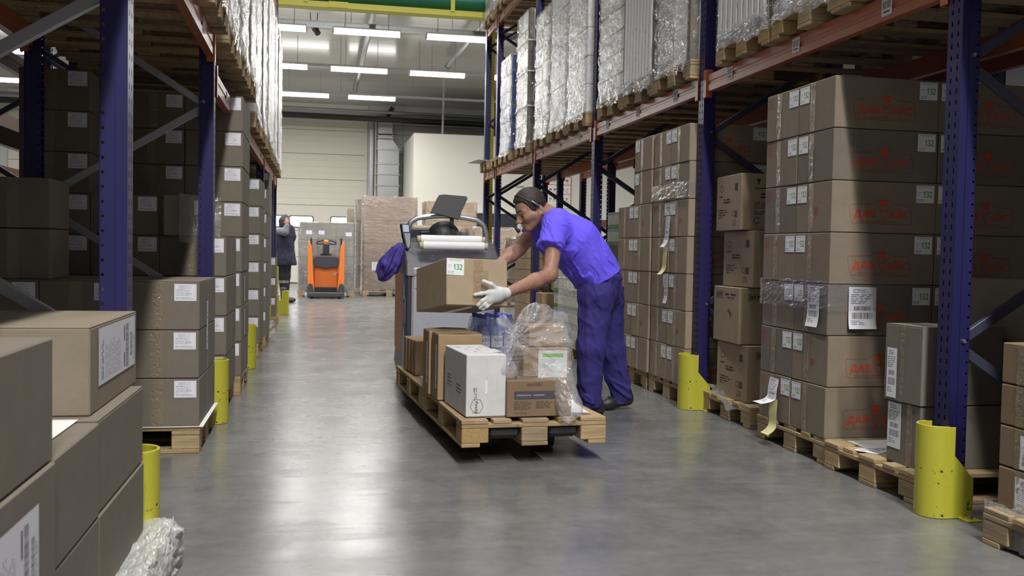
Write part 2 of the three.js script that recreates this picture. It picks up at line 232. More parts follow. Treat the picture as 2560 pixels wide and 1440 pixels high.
T.poster = canvasTex(420, 440, (g, w, h) => { paper(g, w, h, '#efeee8'); g.fillStyle = '#c63d34'; g.fillRect(0, 0, w, 10); for (const y of [110, 240]) g.fillRect(0, y, w, 8); g.fillRect(0, 0, 10, h); g.fillRect(w - 10, 0, 10, h); for (let j = 0; j < 3; j++) for (let i = 0; i < 6; i++) { g.fillStyle = pick(['#41434b', '#9aa86a', '#8a5a4c', '#cfcabb', '#5d6672']); g.fillRect(40 + i * 60, 40 + j * 128, 34, 26); lines(g, 36 + i * 60, 76 + j * 128, 40, 2, 10, 4, '#777'); } });
T.zone = canvasTex(256, 128, (g, w, h) => { clear(g, w, h); g.fillStyle = '#2b2b2f'; g.font = 'bold 64px sans-serif'; g.fillText('ЗОНА', 22, 80); });
T.beamTag = canvasTex(128, 128, (g, w, h) => { paper(g, w, h, '#d9d8d2'); barcode(g, 14, 20, 96, 56); g.fillStyle = '#333'; g.font = 'bold 28px sans-serif'; lines(g, 20, 92, 88, 1, 10, 12, '#333', 0.1); });
T.screen = canvasTex(128, 128, (g, w, h) => { paper(g, w, h, '#aebccd'); lines(g, 16, 20, 90, 5, 18, 6, '#6f7f95', 0.4); });
T.keys = canvasTex(128, 160, (g, w, h) => { paper(g, w, h, '#8f9198'); for (let j = 0; j < 6; j++) for (let i = 0; i < 4; i++) { g.fillStyle = j === 1 && i > 0 && i < 3 ? '#c9b45e' : '#c9cace'; g.fillRect(12 + i * 28, 10 + j * 25, 20, 15); } });
T.yellowNote = canvasTex(100, 100, (g, w, h) => { paper(g, w, h, '#d8d39a'); });

// ---------------------------------------------------------------- materials
const M = {};
const std = (o) => new THREE.MeshStandardMaterial(o), phys = (o) => new THREE.MeshPhysicalMaterial(o);
const CARD = [lin(0.26, 0.215, 0.162), lin(0.275, 0.228, 0.17), lin(0.205, 0.178, 0.142), lin(0.45, 0.355, 0.245)];
M.card = CARD.map((c) => std({ color: c, map: rep(cardTex, 1.6), roughness: 0.82 }));
M.cardWarm = [lin(0.33, 0.27, 0.195), lin(0.36, 0.29, 0.205), lin(0.31, 0.255, 0.19)].map((c) => std({ color: c, map: rep(cardTex, 1.6), roughness: 0.82 }));
M.cardTan = std({ color: lin(0.40, 0.275, 0.155), map: rep(cardTex, 1.6), roughness: 0.8 });
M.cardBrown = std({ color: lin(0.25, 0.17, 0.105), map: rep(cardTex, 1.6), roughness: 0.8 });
M.cardPale = std({ color: lin(0.42, 0.34, 0.225), map: rep(cardTex, 1.6), roughness: 0.8 });
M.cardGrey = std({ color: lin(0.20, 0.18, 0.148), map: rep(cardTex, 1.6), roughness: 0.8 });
M.cardWhite = std({ color: lin(0.74, 0.74, 0.77), map: rep(cardTex, 1.6), roughness: 0.6 });
M.white = std({ color: lin(0.78, 0.77, 0.75), roughness: 0.7, side: THREE.DoubleSide });
M.wood = [lin(0.56, 0.44, 0.27), lin(0.50, 0.385, 0.24), lin(0.42, 0.34, 0.235), lin(0.60, 0.46, 0.27)].map((c) => std({ color: c, map: rep(woodTex, 1.2), roughness: 0.85 }));
M.woodEnd = [lin(0.54, 0.40, 0.22), lin(0.52, 0.36, 0.17)].map((c) => std({ color: c, map: rep(grainTex, 6), roughness: 0.9 }));
M.post = std({ color: lin(0.02, 0.017, 0.092), roughness: 0.38, metalness: 0.1 });
M.postDark = std({ color: lin(0.016, 0.015, 0.06), roughness: 0.4, metalness: 0.1 });
M.beam = std({ color: lin(0.40, 0.115, 0.05), roughness: 0.34 });
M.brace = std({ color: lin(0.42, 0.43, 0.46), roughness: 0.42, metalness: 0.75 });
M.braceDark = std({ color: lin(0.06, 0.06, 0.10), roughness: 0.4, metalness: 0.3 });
M.galv = std({ color: lin(0.50, 0.51, 0.52), roughness: 0.36, metalness: 0.8, map: rep(galvTex, 1.5) });
M.steelDark = std({ color: lin(0.05, 0.05, 0.052), roughness: 0.5, metalness: 0.4 });
M.yellow = std({ color: lin(0.52, 0.49, 0.045), roughness: 0.42, map: rep(scuffTex, 1.6) });
M.yellowSteel = std({ color: lin(0.66, 0.62, 0.07), roughness: 0.45 });
M.green = std({ color: lin(0.03, 0.20, 0.12), roughness: 0.35 });
M.orange = std({ color: lin(0.80, 0.20, 0.025), roughness: 0.38 });
M.orangeDark = std({ color: lin(0.60, 0.145, 0.02), roughness: 0.42 });
M.black = std({ color: lin(0.014, 0.014, 0.018), roughness: 0.5 });
M.blackSoft = std({ color: lin(0.025, 0.025, 0.032), roughness: 0.7, side: THREE.DoubleSide });
M.rubber = std({ color: lin(0.05, 0.05, 0.052), roughness: 0.75 });
M.cream = std({ color: lin(0.80, 0.77, 0.66), roughness: 0.5 });
M.creamWall = std({ color: lin(0.80, 0.78, 0.70), roughness: 0.65 });
M.hallWall = std({ color: lin(0.11, 0.11, 0.115), roughness: 0.8 });
M.greyWall = std({ color: lin(0.68, 0.68, 0.66), roughness: 0.6 });
M.ceiling = std({ color: lin(0.78, 0.77, 0.72), roughness: 0.15, metalness: 0.08 });
M.darkPanel = std({ color: lin(0.035, 0.035, 0.045), roughness: 0.6 });
M.floor = phys({ color: lin(0.90, 0.89, 0.87), specularIntensity: 0.55, clearcoat: 0.22, clearcoatRoughness: 0.21, map: rep(floorColor, 0.22), roughness: 1, roughnessMap: rep(floorRough, 0.3), bumpMap: rep(floorRough, 0.9), bumpScale: 0.00012 });
M.film = phys({ color: lin(0.95, 0.955, 0.97), roughness: 0.07, transmission: 0.95, thickness: 0, ior: 1.95, bumpMap: rep(wrinkle, 2.2), bumpScale: 0.012, side: THREE.DoubleSide });
M.filmMilk = phys({ color: lin(0.92, 0.93, 0.95), roughness: 0.1, transmission: 0.74, thickness: 0, ior: 1.95, bumpMap: rep(wrinkle, 2.2), bumpScale: 0.012, side: THREE.DoubleSide });
M.bag = phys({ color: lin(0.94, 0.94, 0.97), roughness: 0.13, transmission: 0.84, thickness: 0, ior: 1.5, bumpMap: rep(wrinkle, 2), bumpScale: 0.004, side: THREE.DoubleSide });
M.filmCalm = phys({ color: lin(0.95, 0.955, 0.97), roughness: 0.09, transmission: 0.95, thickness: 0, ior: 1.7, bumpMap: rep(wrinkle, 1.2), bumpScale: 0.004, side: THREE.DoubleSide });
M.sheet = phys({ color: lin(0.8, 0.8, 0.8), roughness: 0.22, transmission: 0.55, thickness: 0, bumpMap: rep(wrinkle, 1.6), bumpScale: 0.004, side: THREE.DoubleSide });
M.tape = phys({ color: lin(0.86, 0.78, 0.64), roughness: 0.08, transmission: 0.86, thickness: 0, ior: 1.5, bumpMap: rep(crumple, 4), bumpScale: 0.004, side: THREE.DoubleSide });
M.glass = phys({ color: lin(0.97, 0.98, 1), roughness: 0.02, transmission: 1, thickness: 0, side: THREE.DoubleSide });
M.diffuser = std({ color: lin(0.9, 0.9, 0.9), emissive: lin(1, 0.99, 0.96), emissiveIntensity: 9, roughness: 0.4 });
M.highDiffuser = std({ color: lin(0.9, 0.9, 0.9), emissive: lin(1, 0.99, 0.96), emissiveIntensity: 9, roughness: 0.4 });
M.skin = std({ color: lin(0.36, 0.195, 0.135), roughness: 0.5 });
M.hair = std({ color: lin(0.03, 0.021, 0.016), roughness: 0.62 });
M.shirt = phys({ color: lin(0.15, 0.105, 0.95), roughness: 0.8, sheen: 0.3, sheenColor: lin(0.3, 0.3, 0.9), sheenRoughness: 0.5, bumpMap: rep(weave, 10), bumpScale: 0.0006 });
M.trousers = std({ color: lin(0.036, 0.025, 0.18), roughness: 0.85, bumpMap: rep(weave, 8), bumpScale: 0.0008 });
M.glove = std({ color: lin(0.72, 0.73, 0.75), roughness: 0.9, bumpMap: rep(weave, 14), bumpScale: 0.0012 });
M.shoe = std({ color: lin(0.02, 0.02, 0.024), roughness: 0.45 });
M.navy = std({ color: lin(0.016, 0.016, 0.036), roughness: 0.85 });
M.navyGrey = std({ color: lin(0.17, 0.18, 0.21), roughness: 0.85 });
M.jacket = std({ color: lin(0.06, 0.04, 0.27), roughness: 0.75, bumpMap: rep(weave, 8), bumpScale: 0.0008, side: THREE.DoubleSide });
M.truckGrey = std({ color: lin(0.44, 0.45, 0.52), roughness: 0.42, map: rep(scuffTex, 1.1) });
M.truckDark = std({ color: lin(0.045, 0.043, 0.055), roughness: 0.42 });
M.silver = std({ color: lin(0.50, 0.51, 0.54), roughness: 0.32, metalness: 0.8 });
M.core = std({ color: lin(0.50, 0.43, 0.31), roughness: 0.8 });
M.rollFilm = phys({ color: lin(0.9, 0.9, 0.92), roughness: 0.12, clearcoat: 1, clearcoatRoughness: 0.08 });
M.bottle = phys({ color: lin(0.62, 0.70, 0.98), roughness: 0.06, transmission: 0.6, thickness: 0, ior: 1.45, side: THREE.DoubleSide });
M.cap = std({ color: lin(0.17, 0.16, 0.78), roughness: 0.4 });
M.packWhite = std({ color: lin(0.88, 0.88, 0.84), roughness: 0.45 });
M.packGrey = std({ color: lin(0.52, 0.52, 0.50), roughness: 0.5 });
M.packBlue = std({ color: lin(0.10, 0.13, 0.42), roughness: 0.3 });
M.packGreen = std({ color: lin(0.34, 0.42, 0.30), roughness: 0.5 });
M.packBeige = std({ color: lin(0.55, 0.50, 0.40), roughness: 0.5 });
const decal = (t, rough = 0.75) => std({ map: t, transparent: true, roughness: rough, side: THREE.DoubleSide, polygonOffset: false });
const sheetMat = (t, rough = 0.6) => std({ map: t, roughness: rough, side: THREE.DoubleSide });
const L = {};
for (const k of ['form', 'ship', 'bigForm', 'sticker', 'leaflet', 'poster', 'beamTag', 'screen', 'keys', 'water', 'milk', 'milkSide', 'yellowNote']) L[k] = sheetMat(T[k]);
for (const k of ['cone', 'stamp', 'redMark', 'printSide', 'printEnd', 'topMark', 'coffee', 'coffeeSide', 'coffeeTop', 'syrup', 'bandPrint', 'smallPrint', 'zone']) L[k] = decal(T[k]);

// ---------------------------------------------------------------- the hall
const HIGH = 12.2, LOW = 5.72, GATE = -16.75, BACK = -31.3, LEFT = -13, RIGHT = 13, FRONT = 17;
const slab = (w, h, d) => meters(new THREE.BoxGeometry(w, h, d));
{ // concrete floor cast in bays with sawn joints between them
  const joints = [FRONT, 3.1, -8.42, -20.0, BACK - 0.3], cols = [LEFT, -3.9, RIGHT];
  const base = struct('floor', slab(RIGHT - LEFT + 0.6, 0.2, FRONT - BACK + 0.6), M.floor, [(LEFT + RIGHT) / 2, -0.13, (FRONT + BACK) / 2]);
  for (let i = 0; i < joints.length - 1; i++) for (let j = 0; j < cols.length - 1; j++) {
    const w = cols[j + 1] - cols[j] - 0.007, d = joints[i] - joints[i + 1] - 0.007;
    const g = meters(cbox(w, 0.03, d, 0.002).clone(), 1, i * 0.3, j * 0.2);
    const m = struct('floor_slab', g, M.floor, [(cols[j] + cols[j + 1]) / 2 - (LEFT + RIGHT) / 2, 0.1, (joints[i] + joints[i + 1]) / 2 - (FRONT + BACK) / 2], null, base);
  }
}
struct('wall_left', slab(0.25, HIGH, FRONT - BACK), M.hallWall, [LEFT - 0.125, HIGH / 2, (FRONT + BACK) / 2]);
struct('wall_right', slab(0.25, HIGH, FRONT - BACK), M.hallWall, [RIGHT + 0.125, HIGH / 2, (FRONT + BACK) / 2]);
struct('wall_front', slab(RIGHT - LEFT + 0.5, HIGH, 0.25), M.hallWall, [0, HIGH / 2, FRONT + 0.125]);
struct('ceiling_high', slab(RIGHT - LEFT + 0.5, 0.3, FRONT - GATE + 0.6), M.hallWall, [0, HIGH + 0.15, (FRONT + GATE) / 2]);
struct('wall_gable', slab(RIGHT - LEFT, HIGH - LOW, 0.2), M.hallWall, [0, (HIGH + LOW) / 2, GATE - 0.1]);
{ // low dock ceiling of glossy insulated panels that run across the aisle
  const base = struct('ceiling', slab(RIGHT - LEFT, 0.2, GATE - BACK + 0.2), M.greyWall, [0, LOW + 0.13, (GATE + BACK) / 2]);
  const n = 14, w = (GATE - BACK) / n;
  for (let i = 0; i < n; i++) struct('ceiling_panel', cbox(RIGHT - LEFT - 0.02, 0.03, w - 0.006, 0.004), M.ceiling, [0, -0.13, (GATE - BACK) / 2 - (i + 0.5) * w], null, base);
}
{ // back wall with the sectional dock door: the wall is built round the opening, in horizontal sheets
  const x0 = -1.75, x1 = 1.60, top = 5.25;
  const wall = struct('wall_back', slab(x0 - LEFT, LOW + 0.2, 0.25), M.greyWall, [(x0 + LEFT) / 2, LOW / 2, BACK - 0.125]);
  const add = (xa, xb, ya, yb) => struct('wall_core', slab(xb - xa, yb - ya, 0.25), M.greyWall, [(xa + xb) / 2 - (x0 + LEFT) / 2, (ya + yb) / 2 - LOW / 2, 0], null, wall);
  add(x0, x1, top, LOW + 0.1); add(x1, RIGHT, -0.1, LOW + 0.1);
  const clad = (xa, xb, ya, yb, m) => struct('wall_panel', cbox(xb - xa - 0.008, yb - ya - 0.012, 0.04, 0.006), m, [(xa + xb) / 2 - (x0 + LEFT) / 2, ya - LOW / 2, 0.145], null, wall);
  for (let y = 0; y < LOW - 0.3; y += 0.30) { clad(x1 + 0.25, 2.7, y, y + 0.30, M.greyWall); if (y > 4.3) clad(2.7, 9, y, y + 0.30, M.greyWall); if (y > 3.2) clad(-9, x0 - 0.02, y, y + 0.3, M.cream); else clad(-9, x0 - 0.02, y, y + 0.3, M.creamWall); }
  clad(x0, x1, top + 0.02, top + 0.24, M.greyWall); clad(x0, x1, top + 0.25, LOW - 0.03, M.cream);
  const seams = [0.02, 0.84, 1.66, 2.48, 3.30, 4.10, 4.85, top];
  const door = struct('door_1', cbox(x1 - x0, 0.05, 0.06, 0.004), M.steelDark, [(x0 + x1) / 2, 0, BACK - 0.04]);
  const wins = [[-1.45, -0.98], [-0.81, -0.11], [0.47, 1.20]];
  { const s = new THREE.Shape([[x0, 0.02], [x1, 0.02], [x1, top + 0.02], [x0, top + 0.02]].map((p) => new THREE.Vector2(...p)));
    for (const [a, b] of wins) { const h = new THREE.Path(); h.moveTo(a - 0.01, 1.78); h.lineTo(b + 0.01, 1.78); h.lineTo(b + 0.01, 2.12); h.lineTo(a - 0.01, 2.12); h.closePath(); s.holes.push(h); }
    const g = new THREE.ExtrudeGeometry(s, { depth: 0.02, bevelEnabled: false }); g.translate(-(x0 + x1) / 2, 0, -0.03); struct('door_core', meters(g), M.greyWall, [0, 0, 0], null, door); }
  for (let i = 0; i < seams.length - 1; i++) {
    const ya = seams[i] + 0.006, yb = seams[i + 1] - 0.006, s = new THREE.Shape([[x0 + 0.02, ya], [x1 - 0.02, ya], [x1 - 0.02, yb], [x0 + 0.02, yb]].map((p) => new THREE.Vector2(...p)));
    const cx = (x0 + x1) / 2;
    if (i === 2) for (const [a, b] of wins) { const h = new THREE.Path(), r = 0.06, c = 1.79, e = 2.11; h.moveTo(a + r, c); h.lineTo(b - r, c); h.quadraticCurveTo(b, c, b, c + r); h.lineTo(b, e - r); h.quadraticCurveTo(b, e, b - r, e); h.lineTo(a + r, e); h.quadraticCurveTo(a, e, a, e - r); h.lineTo(a, c + r); h.quadraticCurveTo(a, c, a + r, c); s.holes.push(h); }
    const g = new THREE.ExtrudeGeometry(s, { depth: 0.04, bevelEnabled: true, bevelThickness: 0.006, bevelSize: 0.005, bevelOffset: -0.005, bevelSegments: 1, curveSegments: 6 }); g.translate(-cx, 0, 0.0);
    struct('door_panel', meters(g), M.cream, [0, 0, 0], null, door);
    for (let r = 1; r < 4; r++) if (i !== 2) struct('panel_rib', cbox(x1 - x0 - 0.1, 0.012, 0.006, 0.002), M.cream, [0, ya + (yb - ya) * r / 4, 0.05], null, door);
    struct('hinge', cbox(0.07, 0.06, 0.03), M.galv, [x1 - cx - 0.06, seams[i] - 0.03, 0.065], null, door);
    struct('hinge', cbox(0.04, 0.05, 0.02), M.cream, [-0.18, seams[i] - 0.03, 0.06], null, door);
  }
  wins.forEach(([a, b], i) => {
    const cx = (x0 + x1) / 2, w = b - a;
    const f = new THREE.Shape(), rect = (p, g, r) => { const x = w / 2 + g, y = 0.16 + g; p.moveTo(-x + r, -y); p.lineTo(x - r, -y); p.quadraticCurveTo(x, -y, x, -y + r); p.lineTo(x, y - r); p.quadraticCurveTo(x, y, x - r, y); p.lineTo(-x + r, y); p.quadraticCurveTo(-x, y, -x, y - r); p.lineTo(-x, -y + r); p.quadraticCurveTo(-x, -y, -x + r, -y); };
    rect(f, 0.03, 0.08); const h = new THREE.Path(); rect(h, -0.005, 0.06); f.holes.push(h);
    const win = struct(`window_${i + 1}`, meters(new THREE.ExtrudeGeometry(f, { depth: 0.02, bevelEnabled: false })), M.steelDark, [(a + b) / 2, 1.95, BACK + 0.01]);
    struct('window_pane', cbox(w + 0.02, 0.34, 0.004, 0.001), M.glass, [0, -0.17, -0.02], null, win);
  });
  const rail = (x, n) => struct(n, merge([cbox(0.09, top, 0.12), moved(cbox(0.03, top, 0.2), 0.05, 0, 0.05)]), M.galv, [x, 0, BACK + 0.08]);
  rail(x1 + 0.09, 'trim_1'); rail(x0 - 0.09, 'trim_2');
}
// white box room in the dock's far corner with a dark opening, its side wall seen past the duct
struct('wall_partition', slab(RIGHT - 2.69, 4.43, 0.12), M.creamWall, [(RIGHT + 2.69) / 2, 4.43 / 2, -27.56]);
struct('wall_partition_side', slab(0.12, 4.43, -BACK - 27.6), M.creamWall, [2.75, 4.43 / 2, (BACK - 27.62) / 2]);
{ const d = struct('door_2', cbox(1.35, 2.2, 0.05, 0.004), M.darkPanel, [5.05, 0, -27.47]);
  struct('door_frame', merge([moved(cbox(0.07, 2.28, 0.07), 0.70, 0, 0), moved(cbox(0.07, 2.28, 0.07), -0.70, 0, 0), moved(cbox(1.47, 0.07, 0.07), 0, 2.21, 0)]), M.white, [0, 0, 0.02], null, d); }
solo('safety_poster', new THREE.BoxGeometry(0.86, 0.92, 0.012), [M.white, M.white, M.white, M.white, L.poster, M.white], 'poster of pictured tables with red rules on the white room wall', 'poster', [6.88, 2.88, -27.48]);
solo('wall_lettering', new THREE.BoxGeometry(0.36, 0.18, 0.004), [M.creamWall, M.creamWall, M.creamWall, M.creamWall, sheetMat(canvasTex(256, 128, (g, w, h) => { g.fillStyle = '#e6e2d4'; g.fillRect(0, 0, w, h); g.fillStyle = '#2b2b2f'; g.font = 'bold 66px sans-serif'; g.fillText('ЗОНА', 24, 84); })), M.creamWall], 'small black word painted on the white room wall', 'lettering', [5.8, 3.0, -27.49]);

// ---------------------------------------------------------------- lights
const ordinal = ['first', 'second', 'third', 'fourth', 'fifth', 'sixth', 'seventh', 'eighth', 'ninth', 'tenth', 'eleventh', 'twelfth'];
const lampHousing = merge([moved(cbox(1.25, 0.03, 0.17, 0.008), 0, 0.085, 0), moved(cbox(0.03, 0.09, 0.165, 0.008), -0.617, 0.0, 0), moved(cbox(0.03, 0.09, 0.165, 0.008), 0.617, 0.0, 0)]);
const lampDiffuser = (() => { const s = new THREE.Shape(); s.moveTo(-0.075, 0.085); s.lineTo(-0.07, 0.03); s.quadraticCurveTo(-0.055, 0, -0.03, 0); s.lineTo(0.03, 0); s.quadraticCurveTo(0.055, 0, 0.07, 0.03); s.lineTo(0.075, 0.085); const g = new THREE.ExtrudeGeometry(s, { depth: 1.2, bevelEnabled: false }); g.rotateY(Math.PI / 2); g.translate(-0.6, 0, 0); return meters(g); })();
const rodShape = new THREE.CylinderGeometry(0.006, 0.006, 1, 6); rodShape.translate(0, 0.5, 0);
function dockLamp(x, y, z, label) {
  const t = thing('ceiling_light', label, 'light', [x, y, z], 0, 'fluorescent battens over the dock');
  part(t, 'housing', lampHousing, M.white); part(t, 'diffuser', lampDiffuser, M.diffuser);
  for (const s of [-1, 1]) { const r = part(t, 'hanger', rodShape, M.galv, [s * 0.4, 0.1, 0]); r.scale.y = LOW - y - 0.1; }
  const l = new THREE.RectAreaLight(lin(1, 0.985, 0.95), DOCK_LAMP, 1.2, 0.12); l.position.set(0, -0.012, 0); l.rotation.x = -Math.PI / 2; t.add(l);
}
const rowX = [[-18.3, 5.09, -0.83, 'gate'], [-21.6, 4.99, -0.83, 'middle'], [-25.8, 5.04, -0.32, 'wall']];
rowX.forEach(([z, y, x0, where]) => { for (let k = -4; k <= 5; k++) { const x = x0 + 1.72 * k; if (x > 9 || (where === 'wall' && x > 1.5)) continue; dockLamp(x, y, z, `lit fluorescent batten, ${ordinal[k + 4]} along the ${where} side tray under the dock ceiling`); } });
rowX.forEach(([z, y], i) => {
  const w = [0.13, 0.06, 0.06][i], pts = [];
  const t = thing('cable_tray', `grey ${['deep', 'perforated', 'slim'][i]} steel tray carrying the ${['gate', 'middle', 'wall'][i]} side row of battens`, 'cable tray', [0, y + 0.13 + w / 2 - 0.02, z - 0.12]);
  part(t, 'tray', merge([moved(cbox(22, w, 0.012), 0, -w / 2, 0), moved(cbox(22, 0.012, 0.10), 0, -w / 2, -0.05)]), M.galv);
  for (let k = -5; k <= 5; k++) { const r = part(t, 'hanger', rodShape, M.galv, [k * 1.9 + 0.6, w / 2, 0]); r.scale.y = LOW - (y + 0.13 + w) ; }
});
[[-15, 1.5, 0], [-11.4, 1.5, 0], [-7.8, 1.5, 0], [-4.2, 1.5, 0], [-0.6, 1.5, 0], [3.2, 2.4, 1], [6.8, 2.4, 1], [10.4, 2.4, 1], [14, 2.4, 1]].forEach(([z, len, strong], k) => {   // long strips under the roof of the high-bay hall, over the aisle
  const t = thing('aisle_light', `long lamp strip under the high roof, ${ordinal[k]} above the aisle`, 'light', [1.15, 11.6, z], 0, 'lamp strips over the racked aisle');
  part(t, 'housing', cbox(0.34, 0.08, len + 0.1, 0.01), M.white, [0, 0.02, 0]); part(t, 'diffuser', cbox(0.3, 0.02, len, 0.004), M.highDiffuser);
  const l = new THREE.RectAreaLight(lin(1, 0.985, 0.95), strong ? CROSS_LAMP : HIGH_LAMP, 0.3, len); l.position.set(0, -0.012, 0); l.rotation.x = -Math.PI / 2; t.add(l);
});

// ---------------------------------------------------------------- services over the dock
function pipe(name, label, a, b, r, mat, ends) { const t = thing(name, label, 'pipe', a.toArray()); const q = b.clone().sub(a); part(t, 'tube', rod(V(0, 0, 0), q, r, 18), mat); if (ends) part(t, 'end_cap', rod(q.clone().multiplyScalar(0.985), q.clone().multiplyScalar(1.004), r * 1.18, 18), M.green); return t; }
pipe('ceiling_pipe', 'shiny round duct under the dock ceiling running towards the door', V(1.0, 5.52, -16.9), V(1.01, 5.5, -27.2), 0.06, M.galv);
pipe('ceiling_pipe', 'second ceiling duct ending in a green cap', V(3.15, 5.5, -16.9), V(3.03, 5.5, -23.0), 0.06, M.galv, true);
pipe('wall_pipe', 'thick dark pipe crossing above the dock door', V(-9, 5.12, -29.6), V(9, 5.0, -29.6), 0.09, M.steelDark);
pipe('wall_pipe', 'thin pale pipe above the dock door', V(-9, 5.42, -30.4), V(9, 5.34, -30.4), 0.05, M.galv);
pipe('drop_pipe', 'grey pipe dropping to the top of the white room', V(3.62, 5.72, -28.3), V(3.6, 4.45, -28.3), 0.03, M.greyWall);
pipe('slim_pipe', 'pale slim pipe beside the dock door rail', V(1.83, 0.1, -31.05), V(1.83, 5.2, -31.05), 0.03, M.cream);
{ // ventilation duct that stands against the back wall: sections with flanges
  const t = thing('ventilation_duct', 'shiny sheet-metal ventilation duct with flanges on the back wall', 'duct', [2.2, 0, -30.85]);
  const sec = (w, y0, y1, x = 0) => part(t, 'duct_section', cbox(w, y1 - y0 - 0.02, 0.5, 0.01), M.galv, [x, y0 + 0.01, 0]);
  const flange = (w, y, x = 0) => part(t, 'flange', cbox(w + 0.06, 0.035, 0.56, 0.005), M.galv, [x, y - 0.017, 0]);
  let ys = [0, 0.75, 1.5, 2.1, 2.75, 3.12, 3.47, 3.80, 4.25];
  for (let i = 0; i < ys.length - 1; i++) { sec(0.68, ys[i], ys[i + 1]); flange(0.68, ys[i + 1]); }
  const s = new THREE.Shape([[-0.34, 0], [0.34, 0], [0.13, 0.3], [-0.34, 0.3]].map((p) => new THREE.Vector2(...p)));
  const g = new THREE.ExtrudeGeometry(s, { depth: 0.5, bevelEnabled: false }); g.translate(0, 4.26, -0.25); part(t, 'reducer', meters(g), M.galv);
  sec(0.46, 4.56, 4.70, -0.1); flange(0.46, 4.6, -0.1); flange(0.46, 4.68, -0.1); sec(0.46, 4.72, 5.14, -0.1); flange(0.46, 5.15, -0.1);
  part(t, 'flexible_hose', tube([V(-0.05, 5.13, 0), V(-0.02, 5.3, 0), V(0.05, 5.45, 0), V(0.14, 5.6, 0)], 0.07, 20, 10), M.steelDark);
}
{ // camera hanging from the gate-side tray
  const t = thing('ceiling_camera', 'small grey cylindrical camera hanging beside the first tray', 'camera', [-0.06, 5.21, -18.6]);
  part(t, 'camera_body', rod(V(-0.05, 0.07, 0), V(0.06, -0.1, 0.1), 0.055, 16), M.truckDark);
  part(t, 'bracket', merge([rod(V(-0.07, 0.05, 0), V(-0.09, 0.3, 0), 0.01, 6), rod(V(0.03, 0.05, 0), V(0.05, 0.3, 0), 0.01, 6)]), M.galv);
}
{ // yellow steel gate with a rolled green curtain that spans the aisle between the racks
  const t = thing('curtain_gate', 'yellow steel gate frame with a rolled green curtain across the aisle', 'gate', [0, 0, -16.45]);
  part(t, 'lower_chord', merge([moved(cbox(4.3, 0.085, 0.02), 0.9, 5.09, 0.1), moved(cbox(4.3, 0.015, 0.24), 0.9, 5.08, 0)]), M.yellowSteel);
  part(t, 'rolled_curtain', rod(V(-1.2, 5.36, -0.05), V(3.0, 5.36, -0.05), 0.15, 28), M.green);
  for (const x of [-0.2, 2.22]) part(t, 'strut', cbox(0.07, 0.42, 0.03), M.yellowSteel, [x, 5.15, 0.11]);
  part(t, 'joint_plate', cbox(0.32, 0.1, 0.03), M.yellowSteel, [0.32, 5.085, 0.11]);
  part(t, 'upper_chord', cbox(4.3, 0.1, 0.2), M.yellowSteel, [0.9, 5.53, 0]);
  for (const x of [-1.3, 2.93]) part(t, 'gate_post', cbox(0.07, 5.1, 0.14), M.yellowSteel, [x, 0, 0]);
}

// ---------------------------------------------------------------- pallet racks
const postPlate = (() => { // half a metre of aisle-side plate with two rows of slots, and of side plate with round holes
  const plate = (w, holes) => { const s = new THREE.Shape([[-w / 2, 0], [w / 2, 0], [w / 2, 0.5], [-w / 2, 0.5]].map((p) => new THREE.Vector2(...p))); for (const h of holes) s.holes.push(h); return new THREE.ExtrudeGeometry(s, { depth: 0.003, bevelEnabled: false, curveSegments: 1 }); };
  const slot = (x, y) => { const p = new THREE.Path(); p.moveTo(x - 0.006, y - 0.011); p.lineTo(x - 0.004, y + 0.011); p.lineTo(x + 0.004, y + 0.011); p.lineTo(x + 0.006, y - 0.011); p.closePath(); return p; };
  const dot = (x, y) => { const p = new THREE.Path(); for (let i = 0; i < 7; i++) { const a = i / 7 * Math.PI * 2; i ? p.lineTo(x + 0.006 * Math.cos(a), y + 0.006 * Math.sin(a)) : p.moveTo(x + 0.006, y); } p.closePath(); return p; };
  const hs = [], hd = [];
  for (let k = 0; k < 10; k++) { hs.push(slot(-0.021, 0.025 + k * 0.05), slot(0.021, 0.025 + k * 0.05)); hd.push(dot(-0.014, 0.025 + k * 0.05)); }
  return [plate(0.10, hs), plate(0.046, hd)];
})();
// upright: local +x looks to the aisle
const postShape = (() => {
  const out = [], front = postPlate[0].clone(); front.rotateY(Math.PI / 2);              // plate normal along x
  const side = postPlate[1].clone();
  for (let k = 0; k < 15; k++) {
    const y = k * 0.5; out.push(moved(front, -0.003, y, 0));
    for (const s of [-1, 1]) { out.push(moved(side, -0.066, y, s * 0.0485 - 0.0015)); }
  }
  for (const s of [-1, 1]) out.push(moved(cbox(0.042, 7.5, 0.003, 0.0005), -0.022, 0, s * 0.044), moved(cbox(0.004, 7.5, 0.007, 0.0005), -0.043, 0, s * 0.046), moved(cbox(0.003, 7.5, 0.018, 0.0005), -0.089, 0, s * 0.041));
  out.push(moved(cbox(0.12, 0.006, 0.13, 0.001), -0.045, 0, 0));
  return meters(merge(out));
})();
const beamProfile = (len) => { // box beam with a stepped face; local z along the beam, +x to the aisle, top at y = 0
  const s = new THREE.Shape([[0, -0.12], [0, -0.075], [-0.006, -0.07], [-0.006, -0.052], [0, -0.047], [0, 0], [-0.05, 0], [-0.05, -0.12]].map((p) => new THREE.Vector2(...p)));
  return meters(new THREE.ExtrudeGeometry(s, { depth: len, bevelEnabled: false }));
};
const connector = merge([moved(cbox(0.004, 0.2, 0.05, 0.001), 0.004, -0.16, 0), moved(cbox(0.05, 0.2, 0.004, 0.001), -0.02, -0.16, 0.024)]);
const bolt = (() => { const g = new THREE.CylinderGeometry(0.009, 0.009, 0.012, 8); g.rotateX(Math.PI / 2); return g; })();
const tagPlate = new THREE.PlaneGeometry(0.09, 0.085); tagPlate.rotateY(Math.PI / 2);
